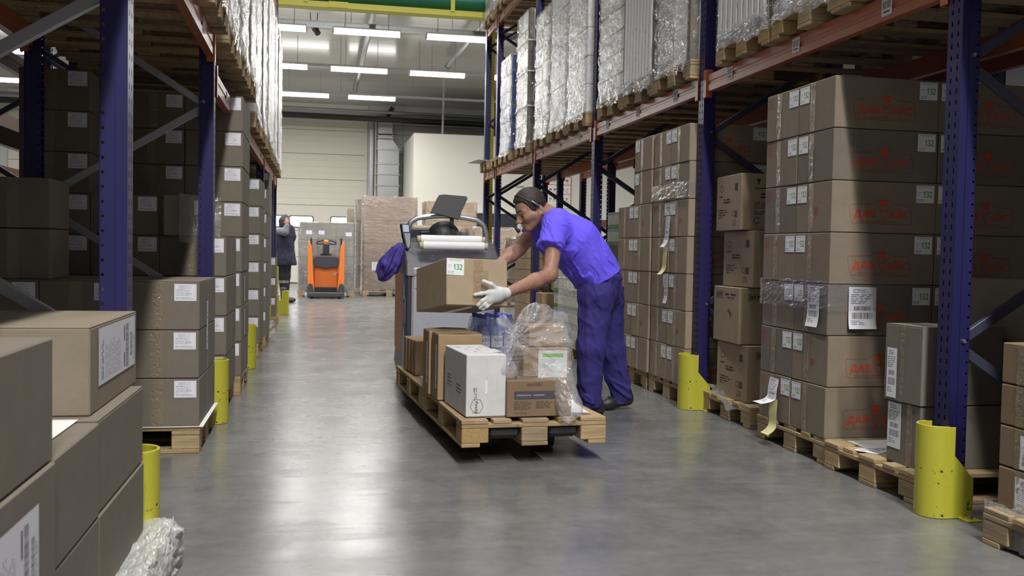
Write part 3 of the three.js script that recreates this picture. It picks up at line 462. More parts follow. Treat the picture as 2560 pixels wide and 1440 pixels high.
// side: +1 when the rack stands to the right of its aisle; frames: depths of the upright frames; levels(i): beam tops of bay i
function rack(name, label, xFace, side, frames, levels, opt = {}) {
  const t = thing(name, label, 'rack', [xFace, 0, 0]);
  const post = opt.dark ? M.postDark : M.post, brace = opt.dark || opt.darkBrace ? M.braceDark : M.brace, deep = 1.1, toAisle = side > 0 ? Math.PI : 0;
  frames.forEach((d, i) => {
    for (const back of [0, 1]) { const p = part(t, 'upright_post', postShape, post, [side * (back ? deep : 0), 0, -d]); p.rotation.y = back ? toAisle + Math.PI : toAisle; if (opt.tall) p.scale.y = opt.tall / 7.5; }
    for (let k = 0, y = 0.12; y < (opt.tall ?? 7.5) - 0.8; k++, y += 0.63) {
      const a = V(side * (k % 2 ? 0.05 : deep - 0.05), y, -d), b = V(side * (k % 2 ? deep - 0.05 : 0.05), y + 0.63, -d);
      const m = part(t, 'diagonal_brace', bar(a, b, 0.045, 0.03, 0.003), brace);
      if (k % 2 === 0) for (const s of [-1, 1]) part(t, 'bolt', bolt, M.galv, [side * 0.06, y + 0.65, -d + s * 0.054]);
    }
  });
  frames.slice(0, -1).forEach((d, i) => {
    const z0 = -frames[i + 1] + 0.052, len = frames[i + 1] - d - 0.104;
    for (const y of levels(i)) for (const back of [0, 1]) {
      const g = beamProfile(len), b = part(t, 'beam', g, M.beam, [side * (back ? deep : 0), y, z0]);
      if ((back ? -side : side) > 0) { b.rotation.y = Math.PI; b.position.z = z0 + len; }
      for (const e of [0, 1]) { const c = part(b, 'connector', connector, M.beam, [0.004, 0.0, e ? len - 0.024 : 0.024]); if (e) c.scale.z = -1; }
      if (!back && opt.tags) for (let k = 0; k < opt.tags; k++) { const zz = 0.25 + len * (k + 0.25) / opt.tags; part(b, 'location_label', tagPlate, L.beamTag, [0.002, -0.055, zz]); }
    }
  });
  return t;
}
const RF = [-1.9, 0.95, 3.84, 6.72, 9.54, 12.29, 15.04, 16.1], LF = [-2.0, 0.80, 3.57, 6.39, 9.2, 12.32, 15.1, 16.2];
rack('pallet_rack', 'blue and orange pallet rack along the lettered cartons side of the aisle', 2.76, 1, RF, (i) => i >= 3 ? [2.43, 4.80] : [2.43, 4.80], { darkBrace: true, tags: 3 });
rack('pallet_rack', 'blue and orange pallet rack along the aisle side with plain labelled cartons', -0.635, -1, LF, (i) => i >= 3 ? [2.24, 4.8] : [2.43, 4.8], { tags: 2 });
rack('pallet_rack', 'dark pallet rack standing back to back behind the lettered cartons', 5.25, -1, [3.84, 6.72, 9.54, 12.29, 15.04], () => [1.62, 2.43, 4.8], { dark: true });
rack('pallet_rack', 'dark pallet rack standing back to back behind the plain labelled cartons', -3.15, 1, [3.57, 6.39, 9.2, 12.3], () => [1.9, 2.43, 4.8], { dark: true });

// yellow steel guards bolted to the floor before the uprights; local +x looks to the aisle
const guardShell = (h) => { const r = 0.085, s = new THREE.Shape(), n = 16; for (let i = 0; i <= n; i++) { const a = -Math.PI / 2 + Math.PI * i / n; i ? s.lineTo(r * Math.cos(a), r * Math.sin(a)) : s.moveTo(0, -r); } for (let i = n; i >= 0; i--) { const a = -Math.PI / 2 + Math.PI * i / n; s.lineTo((r - 0.007) * Math.cos(a), (r - 0.007) * Math.sin(a)); } const g = new THREE.ExtrudeGeometry(s, { depth: h, bevelEnabled: true, bevelThickness: 0.002, bevelSize: 0.002, bevelSegments: 1, curveSegments: 4 }); g.rotateX(-Math.PI / 2); return meters(toCreasedNormals(g, 0.5), 1); };
const guardWing = (() => { const g = extrude([[0, 0], [-0.125, 0], [-0.125, 0.17], [-0.03, 0.275], [-0.03, 0.40], [0, 0.40]], 0.006, 0.0015); return g; })();
function guard(x, z, side, label) {
  const t = thing('rack_guard', label, 'rack guard', [x, 0, z], side > 0 ? Math.PI : 0, 'yellow guards before the rack uprights');
  part(t, 'curved_shield', guardShell(0.40), M.yellow, [0, 0.003, 0]);
  for (const s of [-1, 1]) part(t, 'side_wing', guardWing, M.yellow, [0, 0.002, s * 0.083 - 0.003]);
  for (const s of [-1, 1]) { const f = part(t, 'foot_plate', cbox(0.07, 0.008, 0.07, 0.002), M.yellow, [-0.09, 0, s * 0.118]); const b = part(f, 'anchor_bolt', bolt, M.galv, [0, 0.014, 0]); b.rotation.x = Math.PI / 2; b.scale.setScalar(1.4); }
  return t;
}
guard(2.705, -3.79, 1, 'scuffed yellow rack guard beside the low pallet with two grey cartons');
guard(2.705, -6.67, 1, 'yellow rack guard between the printed cartons and the tape-covered stack');
guard(-0.625, -3.61, -1, 'yellow rack guard half hidden by the unmarked cartons on the plastic-covered pallet');
guard(-0.625, -6.41, -1, 'yellow rack guard at the corner of the three-high labelled stack');
guard(-0.62, -9.26, -1, 'third yellow rack guard along the plain carton side, by the tall stack');
guard(-0.62, -12.3, -1, 'fourth yellow rack guard along the plain carton side, before a crumpled film');
guard(-0.62, -15.08, -1, 'fifth yellow rack guard along the plain carton side, with a stepped wing');
guard(-0.52, -16.6, -1, 'last yellow rack guard of the aisle, beside the orange block');
{ const t = thing('rack_end_barrier', 'tall narrow yellow post behind the orange block at the rack end', 'barrier', [-0.70, 0, -17.9]); part(t, 'post', cbox(0.09, 0.78, 0.09, 0.01), M.yellow); part(t, 'foot_plate', cbox(0.16, 0.01, 0.16, 0.002), M.yellow); }
{ const t = thing('bumper_block', 'small orange block between the last yellow guards', 'bumper', [-0.63, 0, -16.1]); part(t, 'block_body', cbox(0.085, 0.42, 0.1, 0.012), M.orange); part(t, 'foot_plate', cbox(0.14, 0.01, 0.14, 0.002), M.orange); }

// ---------------------------------------------------------------- pallets
function pallet(x, y, z, turn, label, opt = {}) {
  const t = thing('wooden_pallet', label, 'pallet', [x, y, z], turn, opt.group), w = opt.w ?? 0.8, l = opt.l ?? 1.2, rnd0 = () => pick(M.wood);
  const bw = 0.145, xs = [-w / 2 + bw / 2, -w / 4 + 0.02, 0, w / 4 - 0.02, w / 2 - bw / 2], ws = [bw, 0.1, bw, 0.1, bw];
  xs.forEach((px, i) => part(t, 'deck_board', cbox(ws[i], 0.022, l, 0.003, i % 3), opt.mat ?? rnd0(), [px + rr(-0.003, 0.003), 0.122 + rr(0, 0.0004), rr(-0.004, 0.004)]));
  for (const pz of [-l / 2 + bw / 2, 0, l / 2 - bw / 2]) {
    part(t, 'stringer_board', cbox(w, 0.022, bw, 0.003, 1), rnd0(), [0, 0.1, pz]);
    for (const px of [xs[0], 0, xs[4]]) part(t, 'block', cbox(px ? bw : bw, 0.078, pz ? 0.145 : 0.145, 0.004, 2), pick([...M.woodEnd, ...M.wood]), [px + rr(-0.003, 0.003), 0.022, pz * 0.998]);
  }
  for (const px of [xs[0], 0, xs[4]]) part(t, 'bottom_board', cbox(px ? 0.1 : bw, 0.022, l, 0.003, 1), rnd0(), [px ? px + Math.sign(px) * 0.0225 : 0, 0, 0]);
  return t;
}

// ---------------------------------------------------------------- cartons
const FACE = { '+z': [V(1, 0, 0), V(0, 1, 0), V(0, 0, 1)], '-z': [V(-1, 0, 0), V(0, 1, 0), V(0, 0, -1)], '+x': [V(0, 0, -1), V(0, 1, 0), V(1, 0, 0)], '-x': [V(0, 0, 1), V(0, 1, 0), V(-1, 0, 0)], '+y': [V(1, 0, 0), V(0, 0, -1), V(0, 1, 0)] };
const planes = new Map(), plane = (w, h) => { const k = w.toFixed(3) + h.toFixed(3); if (!planes.has(k)) planes.set(k, new THREE.PlaneGeometry(w, h)); return planes.get(k); };
function onFace(t, name, [w, h, d], face, u, v, pw, ph, mat, lift = 0.0012, spin = 0, geo) {
  const [r, up, n] = FACE[face], half = Math.abs(n.x) ? w / 2 : Math.abs(n.y) ? h / 2 : d / 2;
  const m = part(t, name, geo ?? plane(pw, ph), mat), q = new THREE.Quaternion().setFromRotationMatrix(new THREE.Matrix4().makeBasis(r, up, n));
  m.quaternion.copy(q).multiply(new THREE.Quaternion().setFromAxisAngle(V(0, 0, 1), spin));
  m.position.copy(V(0, h / 2, 0)).addScaledVector(n, half + lift).addScaledVector(r, u).addScaledVector(up, v);
  m.castShadow = false; return m;
}
// tape down a face: a strip that follows the board but lifts here and there
const tapeGeo = new Map();
function tapeStrip(len, wide, seed) { const k = [len.toFixed(2), wide, seed].join(); if (!tapeGeo.has(k)) { const g = new THREE.PlaneGeometry(wide, len, 5, Math.max(8, Math.round(len / 0.015))), p = g.attributes.position; for (let i = 0; i < p.count; i++) { const x = p.getX(i), y = p.getY(i), e = fbm(x * 30 + seed * 7, y * 9, seed, 3); p.setZ(i, 0.0012 + Math.max(0, e) * 0.008); p.setX(i, x + 0.004 * fbm(y * 5, seed, 2, 2)); } g.computeVertexNormals(); const uv = g.attributes.uv; for (let i = 0; i < p.count; i++) uv.setXY(i, p.getX(i) + seed * 0.3, p.getY(i)); tapeGeo.set(k, g); } return tapeGeo.get(k); }
let cartonCount = 0;
function carton(x, y, z, size, label, opt = {}) {     // x, z the centre of the base
  const [w, h, d] = size, j = opt.jitter ?? 1;
  const t = thing(opt.name ?? 'cardboard_box', label, opt.category ?? 'box', [x + rr(-0.002, 0.002) * j, y, z + rr(-0.002, 0.002) * j], (opt.turn ?? 0) + rr(-0.006, 0.006) * j, opt.group);
  part(t, 'carton_body', cbox(w - 0.004, h - 0.003, d - 0.004, 0.004, cartonCount++ % 4), opt.mat ?? M.card[cartonCount % 4]);
  const S = [w - 0.004, h - 0.003, d - 0.004];
  for (const [face, u, v, pw, ph, mat, nm = 'label', spin = 0] of opt.on ?? []) onFace(t, nm, S, face, u, v, pw, ph, mat, nm === 'print' ? 0.0008 : 0.0018, spin);
  for (const [face, u, wide = 0.055, len, v = 0] of opt.tape ?? []) { const n = FACE[face][2], fh = Math.abs(n.y) ? d : h; onFace(t, 'tape', S, face, u, v, 0, 0, M.tape, 0, 0, tapeStrip(len ?? fh * 0.985, wide, cartonCount % 5)); }
  if (opt.lid) for (const s of [-1, 1]) { const along = opt.lid === 'x'; part(t, 'top_flap', along ? cbox(w - 0.006, 0.003, d / 2 - 0.006, 0.001) : cbox(w / 2 - 0.006, 0.003, d - 0.006, 0.001), opt.mat ?? M.card[cartonCount % 4], along ? [0, h - 0.003, s * d / 4] : [s * w / 4, h - 0.003, 0]); }
  return t;
}
const level = ['bottom', 'second', 'third', 'fourth', 'fifth', 'sixth', 'seventh', 'eighth'];

// ---------------------------------------------------------------- lettered cartons beside the aisle (side x = 2.7)
// a sheet of paper stuck on by its top that curls away from the board below
function curl(w, h, amount, sway = 0) { const g = new THREE.PlaneGeometry(w, h, 4, 24), p = g.attributes.position; for (let i = 0; i < p.count; i++) { const t = (h / 2 - p.getY(i)) / h; p.setZ(i, 0.002 + amount * t * t * (0.6 + 0.4 * Math.cos(t * 5))); p.setX(i, p.getX(i) + sway * t * t); p.setY(i, p.getY(i) + amount * 0.35 * t * t * t); } g.computeVertexNormals(); return g; }
function lettered(x0, d0, o) {      // x0 aisle face, d0 near edge; columns along the aisle (nd), rows into the rack (nx)
  const { nx = 1, nd = 2, w = 0.63, h = 0.281, d = 0.40, layers = 7, base = 0.144, where, skip, front = true, mat, stampMat } = o;
  for (let k = 0; k < layers; k++) for (let a = 0; a < nx; a++) for (let b = 0; b < nd; b++) {
    if (skip && skip(k, a, b)) continue;
    const on = [], tape = [], near = b === 0, top = k === layers - 1;
    if (a === 0) {
      on.push(['-x', near ? -d / 2 + 0.068 : d / 2 - 0.062, h / 2 - 0.062, 0.108, 0.095, L.sticker, 'number_sticker']);
      if (!near) on.push(['-x', -d / 2 + 0.055, h / 2 - 0.055, 0.075, 0.07, L.stamp, 'print']);
      if (k % 3 === 1) on.push(['-x', near ? 0.04 : -0.03, -0.02, 0.06, 0.05, L.redMark, 'print']);
      tape.push(['-x', near ? -0.035 + rr(-0.01, 0.01) : -0.03 + rr(-0.01, 0.01), 0.055, h * 0.96]);
    }
    if (front && near) {
      on.push(['+z', -0.02, -0.02, 0.40, 0.19, L.cone, 'print']);
      on.push(['+z', a ? -w / 2 + 0.065 : w / 2 - 0.072, h / 2 - 0.062, 0.108, 0.095, L.sticker, 'number_sticker']);
    }
    carton(x0 + w * (a + 0.5), base + k * h, -(d0 + d * (b + 0.5)), [w, h, d], `${o.kind ?? 'lettered carton'}, ${top ? 'top' : level[k]} layer${k && !top ? ' up' : ''}, ${nd > 1 ? (near ? 'near ' : 'far ') : ''}${nx > 1 ? (a ? 'inner ' : 'aisle ') : ''}column of ${where}`, { on, tape, group: o.group, mat: (o.warm ? M.cardWarm : M.card)[(k + b) % 3], jitter: o.jitter ?? 1, turn: rr(-0.008, 0.008) });
  }
}
pallet(3.34, 0, -5.17, Math.PI / 2, 'wooden pallet under the tall red-lettered stack', { w: 0.84, l: 1.24 });
lettered(2.72, 4.77, { nx: 2, where: 'the tall stack', kind: 'red-lettered carton', group: 'red-lettered cartons of the tall stack' });
pallet(3.32, 0, -7.20, Math.PI / 2, 'wooden pallet under the tape-covered stack beside the guard');
lettered(2.71, 6.80, { nx: 1, d: 0.385, warm: 1, where: 'the tape-covered stack by the guard', kind: 'taped carton', group: 'taped cartons by the guard' });
lettered(3.35, 6.80, { nx: 1, d: 0.385, where: 'the row behind the tape-covered stack', kind: 'plain carton', group: 'cartons behind the taped stack', front: false });
pallet(3.32, 0, -8.06, Math.PI / 2, 'wooden pallet under the stepped stack behind the worker');
lettered(2.70, 7.60, { nx: 1, d: 0.43, warm: 1, where: 'the stepped stack', kind: 'taped carton', group: 'taped cartons of the stepped stack', skip: (k, a, b) => k > 4 && b === 1, front: false });
lettered(3.33, 7.60, { nx: 1, d: 0.43, layers: 5, where: 'the row behind the stepped stack', kind: 'plain carton', group: 'cartons behind the stepped stack', front: false });
lettered(3.50, 5.66, { nx: 1, nd: 2, where: 'the dark stack behind the printed cartons', kind: 'red-lettered carton', group: 'lettered cartons in the dark' });
// sheets that hang from those cartons
const hang = (label, x, y, z, turn, w, h, mat, amount, sway) => solo('hanging_label', curl(w, h, amount, sway), mat, label, 'label', [x, y, z], [0, turn, 0]);
hang('white barcode sheet hanging flat from the sixth carton row of the tall stack, aisle side', 2.714, 0.855, -4.92, -Math.PI / 2, 0.13, 0.235, L.ship, 0.02, 0);
hang('white barcode sheet hanging on the camera-facing side of the tall stack', 2.915, 0.855, -4.764, 0, 0.165, 0.235, L.ship, 0.02, 0);
hang('white label curling out from the bottom of the tall stack', 2.715, 0.30, -5.36, -Math.PI / 2, 0.115, 0.20, L.ship, 0.14, -0.02);
hang('yellow paper curling below the white label at the tall stack foot', 2.70, 0.16, -5.33, -Math.PI / 2, 0.10, 0.24, L.yellowNote, 0.10, 0.03);
hang('white label with a twisted tail hanging on the tape-covered stack', 2.704, 1.30, -7.19, -Math.PI / 2, 0.09, 0.26, L.ship, 0.05, -0.03);
hang('pale yellow slip below the twisted label on the tape-covered stack', 2.70, 1.06, -7.22, -Math.PI / 2, 0.09, 0.22, L.yellowNote, 0.06, -0.03);
hang('long narrow label hanging lower on the tape-covered stack', 2.704, 0.86, -7.20, -Math.PI / 2, 0.075, 0.24, L.ship, 0.02, 0);
hang('long label with yellow backing on the stepped stack by the worker', 2.694, 0.50, -8.35, -Math.PI / 2, 0.10, 0.24, L.ship, 0.03, 0.01);
hang('yellow backing slip below the label on the stepped stack', 2.69, 0.33, -8.33, -Math.PI / 2, 0.08, 0.16, L.yellowNote, 0.05, 0.01);
// bands of stretch film round two stacks
function filmBand(x0, x1, z0, z1, y0, y1, seed, label) { const pts = [[x1, z0], [x0, z0], [x0, z1], [x1, z1]], P = [], I = [], U = [], N = 60, R = 12; let s = 0; const all = []; for (let i = 0; i < 3; i++) for (let k = 0; k <= N / 3; k++) { const t = k / (N / 3), x = pts[i][0] + (pts[i + 1][0] - pts[i][0]) * t, z = pts[i][1] + (pts[i + 1][1] - pts[i][1]) * t; const nx = i === 1 ? -1 : 0, nz = i === 0 ? 1 : i === 2 ? -1 : 0; all.push([x, z, nx, nz]); } const out = 0.004; for (const [x, z, nx, nz] of all) { s = x + z * 1.3; for (let r = 0; r <= R; r++) { const y = y0 + (y1 - y0) * r / R + 0.012 * fbm(s * 4, seed, 1), e = out + 0.007 * (0.5 + fbm(s * 5 + r * 0.12, r * 0.55, seed, 3)); P.push(x + nx * e, y, z + nz * e); U.push(s, y); } } const C = all.length; for (let c = 0; c < C - 1; c++) for (let r = 0; r < R; r++) { const a = c * (R + 1) + r, b = a + R + 1; I.push(a, b, a + 1, b, b + 1, a + 1); } const g = new THREE.BufferGeometry(); g.setAttribute('position', new THREE.Float32BufferAttribute(P, 3)); g.setAttribute('uv', new THREE.Float32BufferAttribute(U, 2)); g.setIndex(I); g.computeVertexNormals(); return solo('film_band', g, M.filmCalm, label, 'film'); }
filmBand(2.716, 3.2, -4.766, -5.574, 0.84, 1.0, 3, 'shiny band of stretch film round the tall red-lettered stack');
filmBand(2.706, 3.2, -6.796, -7.574, 1.56, 1.68, 5, 'crumpled band of stretch film round the upper tape-covered stack');
// printed cream cartons, one column of four
pallet(3.38, 0, -6.22, Math.PI / 2, 'wooden pallet with frayed film under the printed cream cartons');
const printed = (y, x, z, turn, side, end, label, extra = []) => carton(x, y, z, [0.50, 0.385, 0.46], label, { on: [['+z', 0, 0, 0.40, 0.34, side, 'print'], ['-x', 0, 0, 0.40, 0.36, end, 'print'], ...extra], mat: M.cardPale, turn });
printed(0.144, 3.07, -6.22, 0.03, L.topMark, L.printEnd, 'printed cream carton at the column foot with a loose barcode sheet', [['+z', 0.02, -0.01, 0.13, 0.21, L.ship, 'label', 0.25]]);
printed(0.531, 3.05, -6.28, -0.03, L.topMark, L.topMark, 'cream carton marked for its upper side, second in the printed column');
printed(0.918, 3.10, -6.23, 0.02, L.printEnd, L.printEnd, 'printed cream carton set back, third in the printed column');
printed(1.305, 3.06, -6.30, -0.05, L.printSide, L.printEnd, 'printed cream carton on top of the column, with handling symbols');
{ const g = new THREE.PlaneGeometry(0.5, 0.12, 30, 8), p = g.attributes.position; for (let i = 0; i < p.count; i++) { const x = p.getX(i), y = p.getY(i); p.setZ(i, 0.03 * fbm(x * 9, y * 14, 2) + 0.03 * y); } g.computeVertexNormals(); solo('film_scrap', g, M.bag, 'frayed white film lying on the pallet edge under the printed cartons', 'film', [2.80, 0.152, -6.25], [-1.35, 0, 1.45]); }
// low pallet with the two grey cartons, and the brown ones before the next upright
pallet(3.30, 0, -4.325, Math.PI / 2, 'weathered wooden pallet with bare boards before the scuffed guard', { w: 0.82 });
carton(2.98, 0.144, -4.13, [0.44, 0.30, 0.27], 'grey-brown carton on the bare pallet, under its twin', { on: [['-x', -0.07, 0.03, 0.11, 0.22, L.ship], ['-x', 0.05, 0, 0.03, 0.26, L.redMark, 'print']], mat: M.cardGrey, tape: [['-x', 0.05, 0.05]] });
carton(2.97, 0.445, -4.14, [0.45, 0.37, 0.28], 'grey-brown carton with raised lid, upper one on the bare pallet', { on: [['-x', -0.08, -0.05, 0.075, 0.24, L.ship]], mat: M.cardGrey, tape: [['-x', -0.005, 0.03]], turn: 0.05, lid: 'x' });
solo('paper_sheet', new THREE.BoxGeometry(0.20, 0.001, 0.13), [M.white, M.white, L.ship, M.white, M.white, M.white], 'white barcode sheet lying on the bare pallet boards', 'paper', [2.83, 0.1465, -4.46], [0, 0.5, 0]);
solo('slip_sheet', cbox(0.9, 0.006, 0.2, 0.001), M.white, 'thin white board edge lying on the bare pallet against the tall stack', 'board', [3.25, 0.1445, -4.58]);
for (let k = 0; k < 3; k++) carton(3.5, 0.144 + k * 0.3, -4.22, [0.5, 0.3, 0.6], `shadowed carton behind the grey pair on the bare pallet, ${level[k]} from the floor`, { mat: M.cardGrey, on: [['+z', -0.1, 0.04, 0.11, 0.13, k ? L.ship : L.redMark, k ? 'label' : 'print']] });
pallet(3.23, 0, -2.98, Math.PI / 2, 'dark wooden pallet under the four brown cartons beside the upright');
for (let k = 0; k < 4; k++) carton(2.93, 0.15 + k * 0.165, -3.09, [0.46, 0.162, 0.6], `flat brown carton by the near upright, ${k === 3 ? 'top' : level[k]} of four`, { mat: M.cardBrown, on: k === 3 ? [] : [['-x', -0.13 + 0.02 * k, -0.01, 0.14, 0.13, L.form]], tape: [['-x', -0.18, 0.06]] });
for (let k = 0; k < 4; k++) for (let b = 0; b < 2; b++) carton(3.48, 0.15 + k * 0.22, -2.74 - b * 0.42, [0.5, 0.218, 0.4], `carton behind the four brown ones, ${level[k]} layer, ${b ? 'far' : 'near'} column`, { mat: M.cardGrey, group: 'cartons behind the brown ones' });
filmSkirt();
function filmSkirt() { const g = new THREE.PlaneGeometry(0.8, 0.16, 60, 10), p = g.attributes.position; for (let i = 0; i < p.count; i++) { const x = p.getX(i), y = p.getY(i); p.setZ(i, 0.012 * fbm(x * 16, y * 6, 7, 3)); p.setY(i, y + 0.02 * fbm(x * 9, 2, 2)); } g.computeVertexNormals(); solo('film_skirt', g, M.sheet, 'torn film hanging over the dark pallet edge by the near upright', 'film', [2.655, 0.09, -3.0], [0, -Math.PI / 2, 0]); }

// ---------------------------------------------------------------- drink trays and small tan boxes further along that rack
pallet(3.3, 0, -10.03, Math.PI / 2, 'wooden pallet under the green-banded drink trays, near one');
pallet(3.3, 0, -10.86, Math.PI / 2, 'wooden pallet under the green-banded drink trays, far one');
const milkTray = (x, y, z, label, group) => carton(x, y, z, [0.36, 0.178, 0.42], label, { name: 'drink_tray', category: 'carton', on: [['-x', -0.105, 0, 0.20, 0.172, L.milk, 'print'], ['-x', 0.105, 0, 0.20, 0.172, L.milk, 'print'], ['+z', 0, 0, 0.352, 0.172, L.milkSide, 'print']], mat: M.packGrey, group });
for (let k = 0; k < 6; k++) for (let b = 0; b < 3; b++) milkTray(2.90, 0.144 + k * 0.178, -9.85 - b * 0.43, `green-banded drink tray, ${level[k]} layer up, ${['near', 'middle', 'far'][b]} column of the aisle row`, 'drink trays of the aisle row');
for (let k = 0; k < 8; k++) for (let a = 0; a < 2; a++) milkTray(3.27 + a * 0.365, 0.144 + k * 0.178, -9.85, `green-banded drink tray, ${level[k]} layer up, ${a ? 'inner' : 'outer'} column of the rear row`, 'drink trays of the rear row');
{ const g = new THREE.PlaneGeometry(0.9, 1.1, 60, 70), p = g.attributes.position; for (let i = 0; i < p.count; i++) p.setZ(i, 0.008 * fbm(p.getX(i) * 9, p.getY(i) * 7, 3, 4)); g.computeVertexNormals(); solo('stretch_film', g, M.film, 'clear film stretched over the aisle face of the drink trays', 'film', [2.705, 0.70, -10.2], [0, -Math.PI / 2, 0]); }
pallet(3.32, 0, -12.78, Math.PI / 2, 'wooden pallet under the small tan boxes past the drink trays');
for (let k = 0; k < 8; k++) for (let b = 0; b < 2; b++) carton(2.88, 0.144 + k * 0.15, -12.55 - b * 0.38, [0.34, 0.149, 0.37], `small tan box with hand slot, ${level[k]} layer, ${b ? 'far' : 'near'} column behind worker`, { mat: M.cardTan, on: [['-x', 0.05, -0.02, 0.03, 0.012, M.black, 'hand_slot']], group: 'small tan boxes behind the worker' });
pallet(3.32, 0, -11.72, Math.PI / 2, 'wooden pallet with one single tan box beside the drink trays');
for (let k = 0; k < 3; k++) carton(2.93, 0.144 + k * 0.16, -11.72, [0.4, 0.16, 0.34], `tan box beside the drink trays, ${level[k]} of three`, { mat: M.cardTan });

// ---------------------------------------------------------------- plain labelled cartons on the other side (x = -0.6)
const formOn = (w, h) => ['+z', w / 2 - 0.075, h / 2 - 0.058, 0.115, 0.092, L.form];
function plainStack(x0, d0, o) {     // x0 aisle face, columns go away from the aisle (nx), rows along it (nd)
  const { nx, nd, w, h, d, layers, where, base = 0.144 } = o;
  for (let a = 0; a < nx; a++) for (let b = 0; b < nd; b++) for (let k = 0; k < (typeof layers === 'function' ? layers(a, b) : layers); k++) {
    const on = b === 0 ? [formOn(w, h)] : [], tape = b === 0 ? [['+z', -0.02 + rr(-0.01, 0.01), 0.06, h * 0.96]] : [];
    if (a === 0 && o.side && o.side(k, b)) on.push(o.side(k, b));
    carton(x0 - w * (a + 0.5), base + k * h, -(d0 + d * (b + 0.5)), [w, h, d], `plain carton, ${level[k]} layer, ${['near', 'far', 'last'][b]} row, ${['aisle', 'middle', 'inner'][a]} column of ${where}`, { on, tape, group: o.group, mat: M.card[2], lid: o.lid?.(a, b, k) });
  }
}
pallet(-1.21, 0, -5.86, Math.PI / 2, 'pale wooden pallet under the three-high labelled stack', { mat: M.wood[0] });
solo('slip_sheet', cbox(1.22, 0.005, 0.82, 0.001), M.white, 'white slip sheet under the three-high labelled stack', 'board', [-1.2, 0.1445, -5.86]);
plainStack(-0.61, 5.45, { nx: 3, nd: 2, w: 0.405, h: 0.262, d: 0.405, layers: 3, base: 0.15, where: 'the three-high stack', group: 'cartons of the three-high stack', side: (k, b) => b === 0 && k > 0 ? ['+x', 0.16, k === 2 ? -0.06 : 0.06, 0.07, 0.14, L.ship] : null, lid: (a, b, k) => k === 2 ? 'x' : null });
for (let k = 0; k < 2; k++) carton(-1.66, 0.937 + k * 0.27, -5.72, [0.56, 0.268, 0.42], `dark unlabelled carton on the three-high stack, ${k ? 'upper' : 'lower'} one`, { mat: M.card[2], tape: [['+z', 0.1, 0.06]] });
pallet(-1.20, 0, -7.03, Math.PI / 2, 'wooden pallet under the half-picked labelled stack');
plainStack(-0.575, 6.64, { nx: 3, nd: 2, w: 0.425, h: 0.262, d: 0.39, layers: (a, b) => [4, 5, 8][a] - (a === 0 && b ? 0 : 0), where: 'the half-picked stack', group: 'cartons of the half-picked stack', lid: (a, b, k) => (a === 0 && k === 3) ? 'x' : null });
carton(-0.90, 1.194, -6.80, [0.36, 0.262, 0.28], 'carton set askew with loose film on the half-picked stack', { mat: M.card[1], turn: 0.62, on: [['+z', 0.09, 0.06, 0.115, 0.092, L.form]], jitter: 0 });
{ const g = new THREE.PlaneGeometry(0.30, 0.32, 24, 24), p = g.attributes.position; for (let i = 0; i < p.count; i++) p.setZ(i, 0.014 * fbm(p.getX(i) * 9, p.getY(i) * 9, 3, 4) + 0.01); g.computeVertexNormals(); solo('film_scrap', g, M.film, 'loose clear film draped on the askew carton', 'film', [-0.755, 1.30, -6.69], [-0.1, 0.62, 0]); }
pallet(-1.15, 0, -7.96, Math.PI / 2, 'wooden pallet under the eight-high labelled stack');
plainStack(-0.545, 7.56, { nx: 3, nd: 2, w: 0.42, h: 0.264, d: 0.40, layers: 8, where: 'the eight-high stack', group: 'cartons of the eight-high stack', side: (k, b) => b === 0 && (k === 1 || k === 2) ? ['+x', 0.12, 0, 0.07, 0.2, L.ship] : null });
pallet(-1.16, 0, -10.5, Math.PI / 2, 'wooden pallet under the six-high stack beyond the third guard');
plainStack(-0.55, 10.1, { nx: 2, nd: 2, w: 0.5, h: 0.279, d: 0.40, layers: 6, where: 'the six-high stack', group: 'cartons of the six-high stack' });
pallet(-1.14, 0, -11.5, Math.PI / 2, 'wooden pallet under the second six-high stack before the fourth guard');
plainStack(-0.53, 11.1, { nx: 2, nd: 2, w: 0.5, h: 0.272, d: 0.40, layers: 6, where: 'the second six-high stack', group: 'cartons of the second six-high stack' });
pallet(-1.2, 0, -13.4, Math.PI / 2, 'wooden pallet under the seven-high stack past the fourth guard');
plainStack(-0.60, 13.0, { nx: 2, nd: 2, w: 0.4, h: 0.28, d: 0.40, layers: 7, where: 'the seven-high stack', group: 'cartons of the seven-high stack' });
pallet(-1.14, 0, -14.3, Math.PI / 2, 'wooden pallet with a low stack near the rack end');
plainStack(-0.54, 14.0, { nx: 2, nd: 1, w: 0.4, h: 0.28, d: 0.42, layers: 3, where: 'the low stack near the rack end', group: 'cartons of the low stack' });
// cartons closest to the viewer, on plastic-covered pallets
pallet(-1.06, 0, -2.86, 0, 'wooden pallet under torn white plastic and unmarked cartons', { w: 1.0, l: 1.22 });
pallet(-1.06, 0, -1.62, 0, 'second wooden pallet under the big labelled carton', { w: 1.0, l: 1.2 });
const nearBox = (x1, y, d0, d1, h, w, label, o = {}) => carton(x1 - w / 2, y, -(d0 + d1) / 2, [w, h, d1 - d0], label, { mat: M.card[o.m ?? 2], jitter: 0.5, ...o });
nearBox(-0.56, 0.146, 2.74, 3.42, 0.254, 0.5, 'large unmarked carton on the plastic-covered pallet, far lower one');
nearBox(-0.565, 0.401, 2.74, 3.42, 0.254, 0.5, 'large unmarked carton on the plastic-covered pallet, far upper one', { lid: 'z' });
nearBox(-0.56, 0.146, 2.27, 2.735, 0.254, 0.5, 'unmarked carton on the plastic-covered pallet, middle lower one');
nearBox(-0.56, 0.401, 2.27, 2.735, 0.254, 0.5, 'unmarked carton on the plastic-covered pallet, middle upper one with a white sheet on it');
nearBox(-0.56, 0.146, 1.55, 2.25, 0.235, 0.5, 'carton at the very bottom beside the pallet of unmarked ones');
